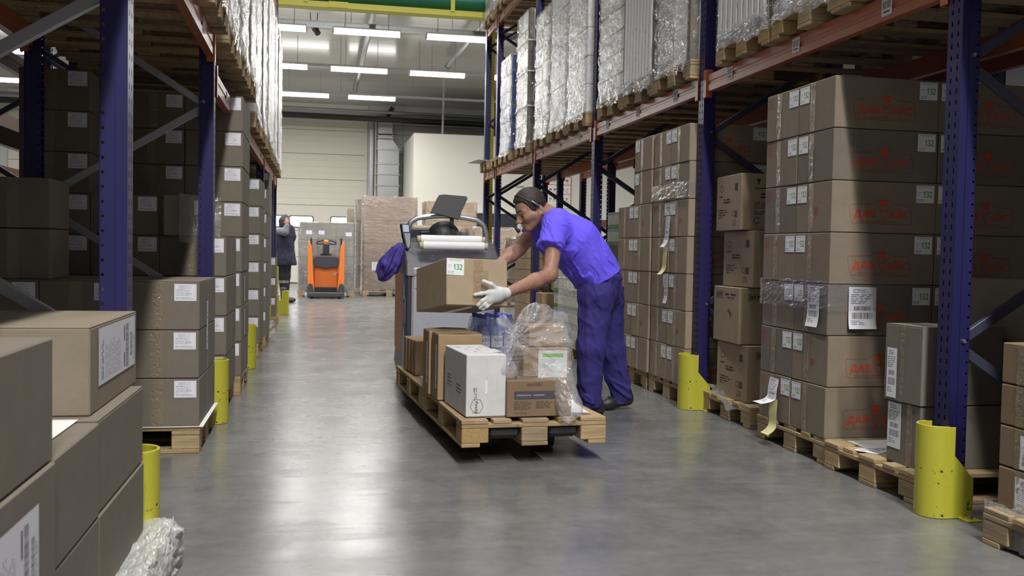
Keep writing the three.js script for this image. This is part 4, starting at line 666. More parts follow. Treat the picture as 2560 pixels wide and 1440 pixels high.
nearBox(-0.55, 0.382, 1.55, 2.25, 0.275, 0.5, 'carton with a large tilted barcode form, low down', { on: [['+x', 0.03, -0.015, 0.36, 0.19, L.bigForm]] });
nearBox(-0.555, 0.658, 1.55, 2.255, 0.27, 0.5, 'blank carton with a white paper on its lid, on the one with the barcode form');
nearBox(-0.60, 0.656, 2.81, 3.512, 0.245, 0.62, 'carton with a large form on its side, set back on the unmarked ones', { on: [['+x', 0.03, 0.03, 0.56, 0.165, L.bigForm]], lid: 'x', m: 1, tape: [['+y', 0.02, 0.07, 0.62]] });
for (const k of [0, 1]) nearBox(-1.08, 0.146 + k * 0.255, 2.27, 3.42, 0.253, 0.44, `long carton in the hidden row behind the unmarked ones, ${k ? 'upper' : 'lower'}`);
solo('paper_sheet', cbox(0.24, 0.001, 0.40, 0.0003), M.white, 'blank white sheet lying on the middle unmarked carton', 'paper', [-0.74, 0.656, -2.56]);
solo('paper_sheet', cbox(0.2, 0.001, 0.3, 0.0003), M.white, 'white paper on the lid of the blank carton', 'paper', [-0.74, 0.929, -2.06], [0, 0.1, 0]);
{ // plastic sheet draped over the pallet edge
  const N = 70, R = 30, P = [], U = [], I = [], z0 = -2.2, z1 = -3.56;
  const prof = [[-0.60, 0.158], [-0.535, 0.162], [-0.48, 0.158], [-0.455, 0.12], [-0.45, 0.06], [-0.452, 0.03]];
  for (let i = 0; i <= N; i++) { const z = z0 + (z1 - z0) * i / N; for (let r = 0; r <= R; r++) { const t = r / R * 4.999, k = Math.floor(t), f = t - k, a = prof[k], b = prof[k + 1]; const e = 0.018 * fbm(z * 5 + r * 0.1, r * 0.12, 3, 3) + 0.010 * (0.5 - Math.abs(n3(z * 9 + r * 0.25, r * 0.08, 6)) * 2), cut = r / R > 0.9 ? 0.02 * fbm(z * 8, 1, 1) : 0; P.push(a[0] + (b[0] - a[0]) * f + e * (t > 2 ? 1 : 0.2), Math.max(0.008, a[1] + (b[1] - a[1]) * f + Math.abs(e) * (t < 2.5 ? 1 : 0.2) + cut), z + 0.01 * fbm(z * 9, r * 0.3, 8)); U.push(z, r / R * 0.3); } }
  for (let i = 0; i < N; i++) for (let r = 0; r < R; r++) { const a = i * (R + 1) + r, b = a + R + 1; I.push(a, b, a + 1, b, b + 1, a + 1); }
  const g = new THREE.BufferGeometry(); g.setAttribute('position', new THREE.Float32BufferAttribute(P, 3)); g.setAttribute('uv', new THREE.Float32BufferAttribute(U, 2)); g.setIndex(I); g.computeVertexNormals();
  solo('plastic_sheet', g, M.sheet, 'crumpled white plastic sheet draped over the pallet edge below the unmarked cartons', 'plastic sheet');
}
{ const g = new THREE.PlaneGeometry(0.09, 0.12, 10, 12), p = g.attributes.position; for (let i = 0; i < p.count; i++) p.setZ(i, 0.02 * fbm(p.getX(i) * 20, p.getY(i) * 16, 3)); g.computeVertexNormals(); solo('film_scrap', g, M.film, 'scrap of clear film standing on the floor beyond the half-hidden guard', 'film', [-0.50, 0.062, -4.6], [0.2, 0.5, 0.2]);
  const q = new THREE.PlaneGeometry(0.2, 0.24, 20, 24), o = q.attributes.position; for (let i = 0; i < o.count; i++) { o.setZ(i, 0.07 * fbm(o.getX(i) * 9, o.getY(i) * 9, 5, 4)); } q.computeVertexNormals(); solo('film_scrap', q, M.sheet, 'crumpled film bunched against the fourth guard', 'film', [-0.57, 0.125, -11.9], [0, 0.2, 0.1]); }

// ---------------------------------------------------------------- stretch-wrapped loads
// film shell: wrapped round a w x h x d load, wrinkled mostly along slanting pulls, tucked under at the foot
const shells = new Map();
function filmShell(w, h, d, seed, amp = 0.012, foot = 0.05, fineness = 1) {
  const key = [w, h, d, seed, fineness].map((x) => x.toFixed(2)).join(); if (shells.has(key)) return shells.get(key);
  const per = 2 * (w + d), C = Math.round(per / 0.03 * (fineness > 1 ? 1.5 : 1)), R = Math.round(h / 0.035 * fineness), P = [], U = [], I = [];
  const ring = (s, e) => { s = ((s % per) + per) % per; let x, z, nx, nz; const r = 0.03; if (s < w) { x = -w / 2 + s; z = d / 2; nx = 0; nz = 1; } else if (s < w + d) { x = w / 2; z = d / 2 - (s - w); nx = 1; nz = 0; } else if (s < 2 * w + d) { x = w / 2 - (s - w - d); z = -d / 2; nx = 0; nz = -1; } else { x = -w / 2; z = -d / 2 + (s - 2 * w - d); nx = -1; nz = 0; }
    const k = Math.max(0, Math.hypot(Math.max(Math.abs(x) - w / 2 + r, 0), Math.max(Math.abs(z) - d / 2 + r, 0)) - r); return [x + nx * e - Math.sign(x) * k * 0.6, z + nz * e - Math.sign(z) * k * 0.6]; };
  for (let c = 0; c <= C; c++) for (let r = 0; r <= R + 2; r++) {
    const s = per * c / C, t = Math.min(r, R) / R, y = -foot + (h + foot + 0.004) * t, th = c / C * Math.PI * 2;
    const cx = Math.cos(th) * per / 6.28, cz = Math.sin(th) * per / 6.28;
    const a = 1 - Math.abs(n3(cx * 1.5 + y * 1.1, y * 4.2, cz * 1.5 + seed * 7)) * 1.6, b = (0.6 - Math.abs(n3(cx * 4, y * 13 + cx * 3 + seed, cz * 4)) * 1.4) + n3(cx * 11, y * 22 + seed, cz * 11) * 0.35;
    const st = fineness > 1 ? 0.011 * (1 - 2.2 * Math.abs(n3(cx * 2.6 + y * 1.5, y * 26 + 2 * n3(cx * 2, y * 3, cz * 2), cz * 2.6 + seed))) : 0;
    let e = 0.004 + st + amp * (0.45 * a + 0.85 * b) + (t < 0.07 ? 0.02 * Math.abs(n3(cx * 6, 3, cz * 6)) : 0);
    e = Math.max(e, 0.002);
    if (r > R) e -= (r - R) * 0.09;
    const [x, z] = ring(s, e); P.push(x, y + (r > R ? 0.004 : 0) + (r === 0 ? 0.03 * n3(cx * 7, 1, cz * 7) : 0), z); U.push(s, y);
  }
  for (let c = 0; c < C; c++) for (let r = 0; r < R + 2; r++) { const a = c * (R + 3) + r, b = a + R + 3; I.push(a, b, a + 1, b, b + 1, a + 1); }
  const g = new THREE.BufferGeometry(); g.setAttribute('position', new THREE.Float32BufferAttribute(P, 3)); g.setAttribute('uv', new THREE.Float32BufferAttribute(U, 2)); g.setIndex(I); g.computeVertexNormals(); shells.set(key, g); return g;
}
const flute = (() => { const out = []; for (let i = 0; i < 9; i++) out.push(moved(cbox(0.03, 1, 0.075, 0.012), 0, 0, -0.32 + i * 0.08)); return merge(out); })();
function wrapped(x, y, z, [w, h, d], label, o = {}) {
  const t = thing('wrapped_load', label, 'wrapped load', [x, y, z], o.turn ?? 0, o.group), rows = o.rows ?? 6, nx = o.nx ?? 2, nz = o.nz ?? 2, ph = h / rows;
  for (let k = 0; k < rows; k++) for (let a = 0; a < nx; a++) for (let b = 0; b < nz; b++) {
    if (o.bottles) { part(t, 'bottle_pack', bottleBlock(w / nx, ph, d / nz), pick([M.packBlue, M.packBlue, M.packWhite]), [-w / 2 + w / nx * (a + 0.5), k * ph, -d / 2 + d / nz * (b + 0.5)]); continue; }
    const m = Array.isArray(o.mat) ? o.mat[(k + a + b) % o.mat.length] : o.mat ?? M.packWhite;
    part(t, o.packName ?? 'pack', cbox(w / nx - 0.004, ph - 0.003, d / nz - 0.004, o.soft ?? 0.008), m, [-w / 2 + w / nx * (a + 0.5) + rr(-0.004, 0.004), k * ph, -d / 2 + d / nz * (b + 0.5) + rr(-0.003, 0.003)]);
  }
  if (o.endMat) for (let k = 0; k < rows; k++) for (let a = 0; a < nx; a++) part(t, 'bottle_row', cbox(w / nx - 0.012, ph - 0.02, 0.016, 0.006), o.endMat, [-w / 2 + w / nx * (a + 0.5), k * ph + 0.008, d / 2 + 0.004]);
  if (o.flutes) for (const s of [-1, 1]) { const f = part(t, 'fluted_cover', flute, M.packGrey, [s * (w / 2 + 0.006), 0.02, 0]); f.scale.y = h - 0.04; f.scale.z = d / 0.76; }
  if (o.corner) for (const s of [-1, 1]) for (const q of [-1, 1]) { const c = part(t, 'corner_board', merge([moved(cbox(0.07, h, 0.004, 0.001), -s * 0.03, 0, 0), moved(cbox(0.004, h, 0.07, 0.001), 0, 0, -q * 0.03)]), M.cardGrey, [s * (w / 2 + 0.008), 0, q * (d / 2 + 0.008)]); }
  if (o.strap) for (const yy of o.strap) part(t, 'strap', merge([moved(cbox(w + 0.05, 0.018, 0.004, 0.001), 0, 0, d / 2 + 0.02), moved(cbox(0.004, 0.018, d + 0.05, 0.001), -w / 2 - 0.022, 0, 0), moved(cbox(0.004, 0.018, d + 0.05, 0.001), w / 2 + 0.022, 0, 0)]), M.white, [0, yy, 0]);
  if (o.labels) for (const [face, u, v, pw, ph2] of o.labels) onFace(t, 'label', [w, h, d], face, u, v, pw, ph2, L.form, 0.006);
  part(t, 'stretch_film', filmShell(w + 0.012, h, d + 0.012, o.seed ?? 1, o.amp ?? 0.013, o.foot ?? 0.06, o.fine ?? 1), o.film ?? M.film);
  return t;
}
const bottleShape = (r, h, seg = 10) => new THREE.LatheGeometry([[0, 0], [r * 0.86, 0], [r, r * 0.25], [r, h * 0.3], [r * 0.93, h * 0.33], [r, h * 0.38], [r, h * 0.62], [r * 0.8, h * 0.74], [r * 0.36, h * 0.88], [r * 0.34, h * 0.93], [r * 0.38, h * 0.935], [r * 0.38, h], [0, h]].map((p) => new THREE.Vector2(...p)), seg);
const blocks = new Map();
function bottleBlock(w, h, d) { const k = [w, h, d].map((x) => x.toFixed(2)).join(); if (!blocks.has(k)) { const out = [], nx = Math.round(w / 0.085), nz = Math.round(d / 0.085); for (let i = 0; i < nx; i++) for (let j = 0; j < nz; j++) if (i === 0 || j === 0 || i === nx - 1 || j === nz - 1) out.push(moved(bottleShape(0.041, h * 0.98, 8), -w / 2 + w / nx * (i + 0.5), 0, -d / 2 + d / nz * (j + 0.5))); blocks.set(k, merge(out)); } return blocks.get(k); }
const RX = 3.29, ledge = 2.4315;
const rightLoads = [[-1.3, 1.8, 'pale first', { seed: 1 }], [-0.45, 1.8, 'pale second', { seed: 2 }], [0.4, 1.8, 'pale third', { seed: 3 }], [1.5, 1.8, 'pale fourth', { seed: 1 }], [2.35, 1.8, 'pale fifth', { seed: 2 }], [3.2, 1.8, 'pale sixth', { seed: 3 }],
  [4.30, 1.75, 'dull fluted', { mat: M.packGrey, flutes: 1, corner: 1, seed: 1, film: M.filmMilk }], [5.09, 1.75, 'dull grey', { mat: [M.packGrey, M.packWhite], corner: 1, seed: 2, film: M.filmMilk }], [5.92, 1.78, 'grey ribbed', { mat: M.packGrey, flutes: 1, corner: 1, seed: 3, film: M.filmMilk }],
  [7.18, 1.75, 'crinkled silver-grey', { mat: [M.packGrey, M.packWhite], rows: 3, corner: 1, seed: 4, amp: 0.018 }], [7.98, 1.78, 'white fluted', { mat: M.packWhite, flutes: 1, corner: 1, seed: 5, film: M.filmMilk }], [8.79, 1.8, 'blue-and-white bottle', { mat: M.packWhite, endMat: M.packBlue, rows: 9, seed: 6, amp: 0.02 }],
  [10.0, 1.72, 'white six-layer', { mat: M.packWhite, rows: 6, seed: 7 }], [10.8, 1.74, 'white smooth', { mat: M.packWhite, rows: 4, seed: 8, film: M.filmMilk }], [11.61, 1.5, 'white shrunken', { mat: [M.packWhite, M.packBeige], rows: 7, seed: 9, amp: 0.02 }],
  [12.78, 1.72, 'green tray', { mat: [M.packGreen, M.packWhite], rows: 7, corner: 1, strap: [0.45, 0.9, 1.3], seed: 10 }], [13.95, 1.36, 'blue water bottle', { bottles: 1, mat: M.packWhite, endMat: M.packBlue, rows: 6, seed: 11, amp: 0.014 }],
];
rightLoads.forEach(([d, h, what, o]) => {
  pallet(RX, ledge, -d, Math.PI / 2, `raised pallet under the ${what} load on the lettered-carton rack`);
  wrapped(RX, ledge + 0.146, -d, [1.18, h, 0.76], `tall ${what} load in stretch film on the upper beam, lettered-carton rack`, { group: undefined, ...o });
});
pallet(RX, ledge, -14.72, Math.PI / 2, 'empty raised pallet near the end of the lettered-carton rack');
pallet(RX - 0.02, ledge, -15.62, Math.PI / 2, 'last raised pallet at the gate end with a loose board on it', { w: 0.76 });
solo('loose_board', cbox(1.0, 0.012, 0.62, 0.003), M.packGrey, 'grey board lying on the last raised pallet and jutting into the aisle', 'board', [2.99, ledge + 0.147, -15.75], [0, 0.1, -0.02]);
const leftLoads = [[-1.4, 1.8, 'outermost'], [-0.5, 1.8, 'outer second'], [0.3, 1.8, 'outer third'],[1.25, 1.7, 'first'], [2.15, 1.75, 'second'], [3.02, 1.8, 'third'], [4.05, 1.75, 'fourth'], [4.95, 1.78, 'fifth'], [5.85, 1.8, 'sixth'], [6.9, 1.8, 'seventh'], [7.8, 1.8, 'eighth'], [8.7, 1.75, 'ninth'], [9.75, 1.8, 'tenth'], [10.7, 1.78, 'eleventh'], [11.75, 1.8, 'twelfth'], [12.85, 1.85, 'thirteenth'], [13.7, 1.8, 'fourteenth'], [14.6, 1.85, 'fifteenth'], [15.65, 1.9, 'last']];
leftLoads.forEach(([d, h, nth], i) => {
  const y = d < 9.2 ? 2.4315 : 2.2415, x = -1.16 + (i % 3) * 0.008;
  pallet(x, y, -d, Math.PI / 2, `raised pallet under the ${nth} wrapped load counted along the plain-carton rack`, { w: 0.8 });
  wrapped(x, y + 0.146, -d, [1.18, h, 0.77], `stretch-wrapped load, ${nth} counted from the viewer along the plain-carton rack`, { mat: [[M.packWhite, M.packGrey], M.packGrey, [M.packGrey, M.packBeige]][i % 3], rows: [5, 7, 4][i % 3], corner: i % 2, seed: (i % 5) + 1, labels: i % 2 ? [['+z', 0.45, -0.3, 0.09, 0.12], ['+z', 0.45, 0.2, 0.09, 0.12]] : undefined });
});
// next level up, of which the boards and foot of the loads show at the gate end
[-1.2, -0.3, 0.5, 1.6, 2.4, 3.25, 4.4, 5.2, 6.05, 7.25, 8.05, 8.9].forEach((d, i) => { for (const s of [0, 1]) wrapped(s ? -1.18 : RX, 4.90, -d + (s ? 0.25 : 0), [1.16, 1.6, 0.80], `wrapped load on the high beam, ${ordinal[i]} from the cross aisle, ${s ? 'plain' : 'lettered'} carton rack`, { mat: M.packGrey, rows: 1, nx: 1, nz: 1, seed: 1 }); });
[10.0, 10.9, 11.75, 12.8, 13.7, 14.55, 15.58].forEach((d, i) => {
  pallet(RX, 4.8015, -d, Math.PI / 2, `pallet on the highest visible beam of the lettered-carton rack, ${ordinal[i]} towards the gate`);
  wrapped(RX, 4.948, -d, [1.16, i === 6 ? 0.5 : 1.3, 0.75], `wrapped load on the highest visible beam, ${ordinal[i]} towards the gate`, { mat: [M.packWhite, M.packGrey], rows: 4, seed: (i % 5) + 1 });
});

// ---------------------------------------------------------------- order picker with two pallets on its forks; frame turned a little to the aisle
const TH = 0.06, T0 = [1.155, -4.98];
const TL = (u, y, w) => V(T0[0] + u * Math.cos(TH) - w * Math.sin(TH), y, T0[1] - u * Math.sin(TH) - w * Math.cos(TH));
const DECK = 0.245;
pallet(...TL(0, 0.1, 0.6).toArray(), TH, 'worn wooden pallet lifted on the fork tips with the bagged boxes');
pallet(...TL(0, 0.1, 1.815).toArray(), TH, 'second wooden pallet on the forks, against the truck panel');
{
  const t = thing('order_picker', 'grey order picker truck with film rolls on its dashboard, forks under two pallets', 'forklift', [1.05, 0, -7.40], 0);
  const G = (u, y, w) => TL(u, y, w).sub(V(1.05, 0, -7.40)).toArray();
  // local: x right, y up, -z away from the forks
  const hexg = (pts, depth) => extrude(pts, depth, 0.012);
  part(t, 'fork_panel', cbox(0.66, 0.80, 0.05, 0.02), M.truckGrey, [0, 0.20, -0.03]);
  part(t, 'panel_slot', cbox(0.012, 0.12, 0.006, 0.001), M.black, [-0.21, 0.88, -0.003]);
  for (const s of [-1, 1]) { part(t, 'corner_pillar', cbox(0.045, 0.78, 0.10, 0.012), M.truckDark, [s * 0.345, 0.16, -0.06]); part(t, 'side_frame', cbox(0.03, 0.98, 0.22, 0.01), M.truckGrey, [s * 0.36, 0.04, -0.23]); part(t, 'handle_slot', cbox(0.006, 0.2, 0.02, 0.002), M.silver, [s * 0.37, 0.56, -0.06]); }
  part(t, 'orange_cover', cbox(0.735, 0.78, 0.75, 0.05), M.orange, [0, 0.24, -0.74]);
  part(t, 'chassis', extrude([[-0.34, 0.05], [0.34, 0.05], [0.365, 0.16], [0.35, 0.34], [-0.35, 0.34], [-0.365, 0.16]], 0.95, 0.02), M.truckGrey, [0, 0, -1.12]);
  part(t, 'operator_platform', cbox(0.60, 0.10, 0.75, 0.02), M.truckDark, [0.06, 0.06, -1.5]);
  part(t, 'backrest', cbox(0.46, 1.0, 0.10, 0.03), M.truckDark, [0.1, 0.10, -1.85]);
  { const s = [[0, 0.93], [-0.03, 1.03], [-0.34, 1.19], [-0.5, 1.19], [-0.5, 0.93]]; const g = extrude(s, 0.72, 0.02); g.rotateY(-Math.PI / 2); g.translate(0.36, 0, 0); g.rotateY(Math.PI); const h = extrude(s.map(([a, b]) => [-a, b]), 0.72, 0.02); h.rotateY(Math.PI / 2); h.translate(-0.36, 0, 0); part(t, 'dashboard', h, M.truckDark, [0, 0, 0]); }
  { // bubbly film stuck over the sloping dashboard
    const g = new THREE.PlaneGeometry(0.76, 0.42, 70, 40), p = g.attributes.position; for (let i = 0; i < p.count; i++) { const x = p.getX(i), y = p.getY(i); p.setZ(i, 0.012 * Math.max(0, fbm(x * 11, y * 11, 2.2, 3) + 0.15) + 0.03 * -Math.pow(Math.abs(x) / 0.38, 8) - 0.10 * Math.pow(clamp(-(y + 0.12) / 0.1), 2)); } g.computeVertexNormals();
    part(t, 'dashboard_film', g, M.film, [0, 1.125, -0.20], [-1.05, 0, 0]);
    const q = new THREE.PlaneGeometry(0.3, 0.14, 40, 20), o = q.attributes.position; for (let i = 0; i < o.count; i++) o.setZ(i, 0.09 * Math.abs(fbm(o.getX(i) * 14, o.getY(i) * 16, 9, 4))); q.computeVertexNormals(); part(t, 'film_tuft', q, M.film, [0.06, 1.24, -0.34], [-0.9, 0, 0]);
  }
  part(t, 'arch_bar', tube([V(-0.325, 1.05, -0.36), V(-0.325, 1.26, -0.36), V(-0.31, 1.345, -0.36), V(-0.25, 1.385, -0.36), V(-0.10, 1.405, -0.36), V(0.06, 1.405, -0.36), V(0.22, 1.38, -0.36), V(0.285, 1.335, -0.36), V(0.31, 1.25, -0.36), V(0.315, 1.05, -0.36)], 0.021, 80, 14), M.silver);
  part(t, 'clipboard_bracket', merge([moved(cbox(0.03, 0.13, 0.03), 0.02, 1.34, -0.33), moved(cbox(0.11, 0.035, 0.03), 0.02, 1.435, -0.33)]), M.black);
  { const d = mesher((x, y, z) => { const q = Math.hypot(x / 0.137, y / 0.135, z / 0.11) - 1; return Math.max(q * 0.12, -(y + 0.005)) ; }, [-0.16, -0.03, -0.15], [0.16, 0.15, 0.15], 0.008); part(t, 'steering_hood', d, M.black, [-0.03, 1.235, -0.45]); }
  for (const s of [-1, 1]) part(t, 'steering_grip', rod(V(-0.03 + s * 0.11, 1.27, -0.42), V(-0.03 + s * 0.19, 1.262, -0.40), 0.016, 10), M.black);
  part(t, 'console_box', cbox(0.26, 0.16, 0.1, 0.015), M.truckDark, [-0.19, 1.15, -0.62]);
  for (const s of [-1, 1]) {
    part(t, 'fork', merge([cbox(0.16, 0.05, 2.42, 0.01), moved(cbox(0.15, 0.02, 0.34, 0.006), 0, -0.018, 1.0)]), M.steelDark, G(s * 0.164, 0.148, 1.235), [0, TH, 0]);
    const w = part(t, 'load_wheel', (() => { const g = new THREE.CylinderGeometry(0.055, 0.055, 0.12, 24); g.rotateZ(Math.PI / 2); return g; })(), M.rubber, G(s * 0.164 + 0.01, 0.056, 0.45), [0, TH, 0]);
    part(w, 'wheel_fork', merge([moved(cbox(0.008, 0.12, 0.1), -0.068, -0.02, -0.03), moved(cbox(0.008, 0.12, 0.1), 0.068, -0.02, -0.03)]), M.steelDark);
    const r = part(t, 'drive_wheel', (() => { const g = new THREE.CylinderGeometry(0.11, 0.11, 0.09, 24); g.rotateZ(Math.PI / 2); return g; })(), M.rubber, [s * 0.26, 0.111, -0.9]);
  }
}
// clipboard with papers, leaning on the arch bar's bracket
{
  const b = [[1110, 486], [1166, 491], [1169, 497], [1146, 546], [1144, 551], [1110, 541], [1075, 533], [1092, 497], [1098, 488]].map(([x, y]) => at(x, y, 7.72));
  const c = b.reduce((s, p) => s.add(p), V(0, 0, 0)).multiplyScalar(1 / b.length), t = thing('clipboard', 'dark clipboard with papers tilted above the truck arch bar', 'clipboard', c.toArray());
  part(t, 'board', extrude(b.map((p) => [p.x - c.x, p.y - c.y]), 0.012, 0.003), M.black, [0, 0, 0], [-0.18, 0, 0]);
  const e = [[1096, 484], [1120, 485], [1165, 490], [1160, 499], [1100, 493]].map((q) => at(...q, 7.72));
  part(t, 'paper', extrude(e.map((p) => [p.x - c.x, p.y - c.y]), 0.004, 0.001), M.white, [0, 0.002, -0.006], [-0.18, 0, 0]);
}
{ // hand-held terminal standing in its holder
  const t = thing('handheld_terminal', 'grey hand-held scanner terminal with keypad at the truck corner', 'scanner', [0.685, 1.225, -7.50], 0.25);
  const s = [[-0.036, 0.10], [0.030, 0.10], [0.036, 0.03], [0.022, -0.09], [0.0, -0.12], [-0.014, -0.10], [-0.030, 0.0]];
  const b = part(t, 'terminal_body', extrude(s, 0.03, 0.006), M.black, [0, 0, -0.02], [-0.35, 0, 0]);
  part(b, 'screen', cbox(0.05, 0.06, 0.003, 0.001), L.screen, [-0.001, 0.03, 0.035]); part(b, 'keypad', extrude([[-0.02, 0.02], [0.03, 0.02], [0.018, -0.08], [0.002, -0.105], [-0.008, -0.09]], 0.003, 0.001), L.keys, [0, 0, 0.034]);
}
{ // purple work jacket hung from the truck corner
  const pts = [[1003, 612], [996, 628], [984, 650], [970, 668], [962, 682]].map(([x, y], i) => at(x, y, 7.42 + i * 0.015)), rad = [0.018, 0.038, 0.058, 0.064, 0.045];
  const f = union([...chain(pts, rad), cone(at(985, 640, 7.46), at(955, 686, 7.48), 0.04, 0.035)], 0.05), ax = pts[4].clone().sub(pts[0]).normalize(), h = (x, y, z) => { const l = (x - pts[0].x) * ax.x + (y - pts[0].y) * ax.y + (z - pts[0].z) * ax.z, c = (x - pts[0].x) * ax.y - (y - pts[0].y) * ax.x; return f(x, y, z) + 0.016 * (Math.abs(n3(c * 16 + l * 2, l * 3, z * 10)) * 2 - 0.7) + 0.006 * n3(c * 9, l * 14, z * 9); };
  solo('work_jacket', mesher(h, ...bounds(pts, 0.12), 0.008), M.jacket, 'purple work jacket hanging at the side of the truck', 'jacket');
}
function filmRoll(u, y, w, len, label) { const t = thing('film_roll', label, 'film roll', [1.05 + u, y, -7.40 - (w - 2.45)], 0); const c = new THREE.CylinderGeometry(0.034, 0.034, len - 0.06, 28); c.rotateZ(Math.PI / 2); part(t, 'wound_film', c, M.rollFilm); const k = new THREE.CylinderGeometry(0.027, 0.027, len, 20, 1, true), k2 = new THREE.CylinderGeometry(0.022, 0.022, len, 20, 1, true); part(t, 'cardboard_core', (() => { const g = merge([k, k2]); g.rotateZ(Math.PI / 2); return g; })(), M.core); }
filmRoll(0.0, 1.215, 2.66, 0.54, 'upper roll of clear stretch film on the truck dashboard');
filmRoll(0.01, 1.165, 2.575, 0.54, 'lower roll of clear stretch film on the truck dashboard');

// ---- what is picked onto the two pallets
const onDeck = (u, w, size, label, o = {}, y = DECK) => { const p = TL(u, y, w); return carton(p.x, p.y, p.z, size, label, { jitter: 0, turn: TH + (o.spin ?? 0), ...o }); };
solo('slip_sheet', cbox(0.60, 0.003, 1.02, 0.001), M.cardGrey, 'grey card slip sheet lying on the front pallet boards', 'card', TL(0.02, DECK, 0.57).toArray(), [0, TH + 0.03, 0]);
solo('slip_sheet', cbox(0.14, 0.003, 0.5, 0.001), M.white, 'pale card edge on the front pallet beside the bagged boxes', 'card', TL(0.30, DECK, 0.38).toArray(), [0, TH - 0.1, 0]);
solo('slip_sheet', cbox(0.62, 0.003, 1.0, 0.001), M.white, 'white card sheet on the rear pallet under the small boxes', 'card', TL(-0.02, DECK, 1.8).toArray(), [0, TH + 0.05, 0]);
const D1 = DECK + 0.004;
{ const p = TL(-0.262, D1, 0.335), t = carton(p.x, p.y, p.z, [0.222, 0.335, 0.54], 'white carton with an oval-framed signature print at the pallet corner', { jitter: 0, turn: TH + 0.02, mat: M.cardWhite, on: [['+z', -0.045, -0.02, 0.16, 0.30, L.coffee, 'print'], ['-x', 0, 0, 0.5, 0.30, L.coffeeSide, 'print'], ['+y', 0, 0, 0.2, 0.5, L.coffeeTop, 'print']] });
  for (const s of [-1, 1]) part(t, 'end_flap', cbox(0.104, 0.322, 0.004, 0.0015), M.cardWhite, [s * 0.0555, 0.005, 0.2665]); part(t, 'seam_tape', cbox(0.009, 0.31, 0.0008, 0.0003), M.cardGrey, [0, 0.012, 0.2664]); part(t, 'barcode_strip', cbox(0.012, 0.075, 0.001, 0.0003), L.ship, [0.0, 0.12, 0.2694]); part(t, 'top_flap', cbox(0.10, 0.003, 0.16, 0.001), M.cardWhite, [0.058, 0.333, 0.1], [0.0, 0, 0.05]); }
onDeck(0.03, 0.2, [0.365, 0.198, 0.34], 'brown carton with a dark printed band inside the foot of the plastic bag', { mat: M.cardBrown, on: [['+z', 0, 0, 0.35, 0.19, L.bandPrint, 'print'], ['+z', 0.14, 0.05, 0.07, 0.05, L.smallPrint, 'print']] }, D1);
onDeck(0.10, 0.28, [0.265, 0.158, 0.27], 'brown carton with a green-striped leaflet, middle one in the plastic bag', { mat: M.cardTan, on: [['+z', 0.035, -0.012, 0.165, 0.155, L.leaflet, 'label']] }, D1 + 0.2);
onDeck(0.115, 0.31, [0.205, 0.115, 0.22], 'small brown carton on top inside the plastic bag', { mat: M.cardTan }, D1 + 0.36);
const syrup = (w, label, du = 0) => { const t = onDeck(-0.275 + du, w, [0.27, 0.39, 0.215], label, { mat: M.cardTan, on: [['+z', 0.02, 0.12, 0.25, 0.09, L.syrup, 'print'], ['-x', 0.05, 0.0, 0.05, 0.26, L.form, 'label']] }, D1); for (const s of [-1, 1]) part(t, 'top_flap', cbox(0.13, 0.004, 0.2, 0.001), M.cardBrown, [s * 0.066, 0.388, 0], [0, 0, s * -0.04]); return t; };
syrup(0.76, 'tall tan syrup carton with black lettering behind the white carton');
syrup(1.0, 'second tall syrup carton pressed behind the lettered one', -0.012);
for (let k = 0; k < 4; k++) onDeck(-0.22 - k * 0.006, 1.83 + k * 0.105, [0.28, 0.245, 0.10], `slim printed box on the rear pallet, ${ordinal[k]} of four from the viewer`, { mat: M.cardTan, on: [['+z', 0, 0, 0.24, 0.23, L.smallPrint, 'print']] }, D1);
onDeck(0.05, 1.22, [0.28, 0.14, 0.30], 'low carton under the blue water bottles', { mat: M.cardTan }, D1);
onDeck(0.12, 1.85, [0.42, 0.24, 0.5], 'brown carton in the middle of the rear pallet behind the bottles', { mat: M.cardBrown }, D1);
{ // pack of water bottles in shrink film
  const p = TL(0.05, D1 + 0.141, 1.22), t = thing('water_bottle_pack', 'shrink-wrapped pack of blue water bottles behind the plastic bag', 'water bottles', p.toArray(), TH + 0.12), H = 0.325;
  const shape = bottleShape(0.042, H, 18), cap = new THREE.CylinderGeometry(0.017, 0.017, 0.026, 14), lab = new THREE.CylinderGeometry(0.0428, 0.0428, 0.075, 20, 1, true, -1.2, 2.4);
  for (let i = 0; i < 3; i++) for (let j = 0; j < 3; j++) { const b = part(t, 'bottle', shape, M.bottle, [-0.088 + i * 0.088, 0, 0.088 - j * 0.088]); part(b, 'cap', cap, M.cap, [0, H - 0.006, 0]); part(b, 'bottle_label', lab, L.water, [0, H * 0.5, 0]); }
  const f = union([cone(V(-0.1, 0.03, 0.1), V(-0.1, 0.25, 0.1), 0.032, 0.028)], 0.02);
  const fs = mesher((x, y, z) => { const bx = Math.max(Math.abs(x) - 0.128 + 0.03, Math.abs(z) - 0.128 + 0.03, 0), q = Math.hypot(Math.max(Math.abs(x) - 0.10, 0), Math.max(Math.abs(z) - 0.10, 0), Math.max(Math.abs(y - 0.155) - 0.145, 0)) - 0.038 + 0.022 * smooth(0.2, 0.33, y); return q + 0.004 * fbm(x * 14, y * 9, z * 14, 2); }, [-0.17, -0.03, -0.17], [0.17, 0.37, 0.17], 0.012);
  part(t, 'shrink_film', fs, M.film);
}
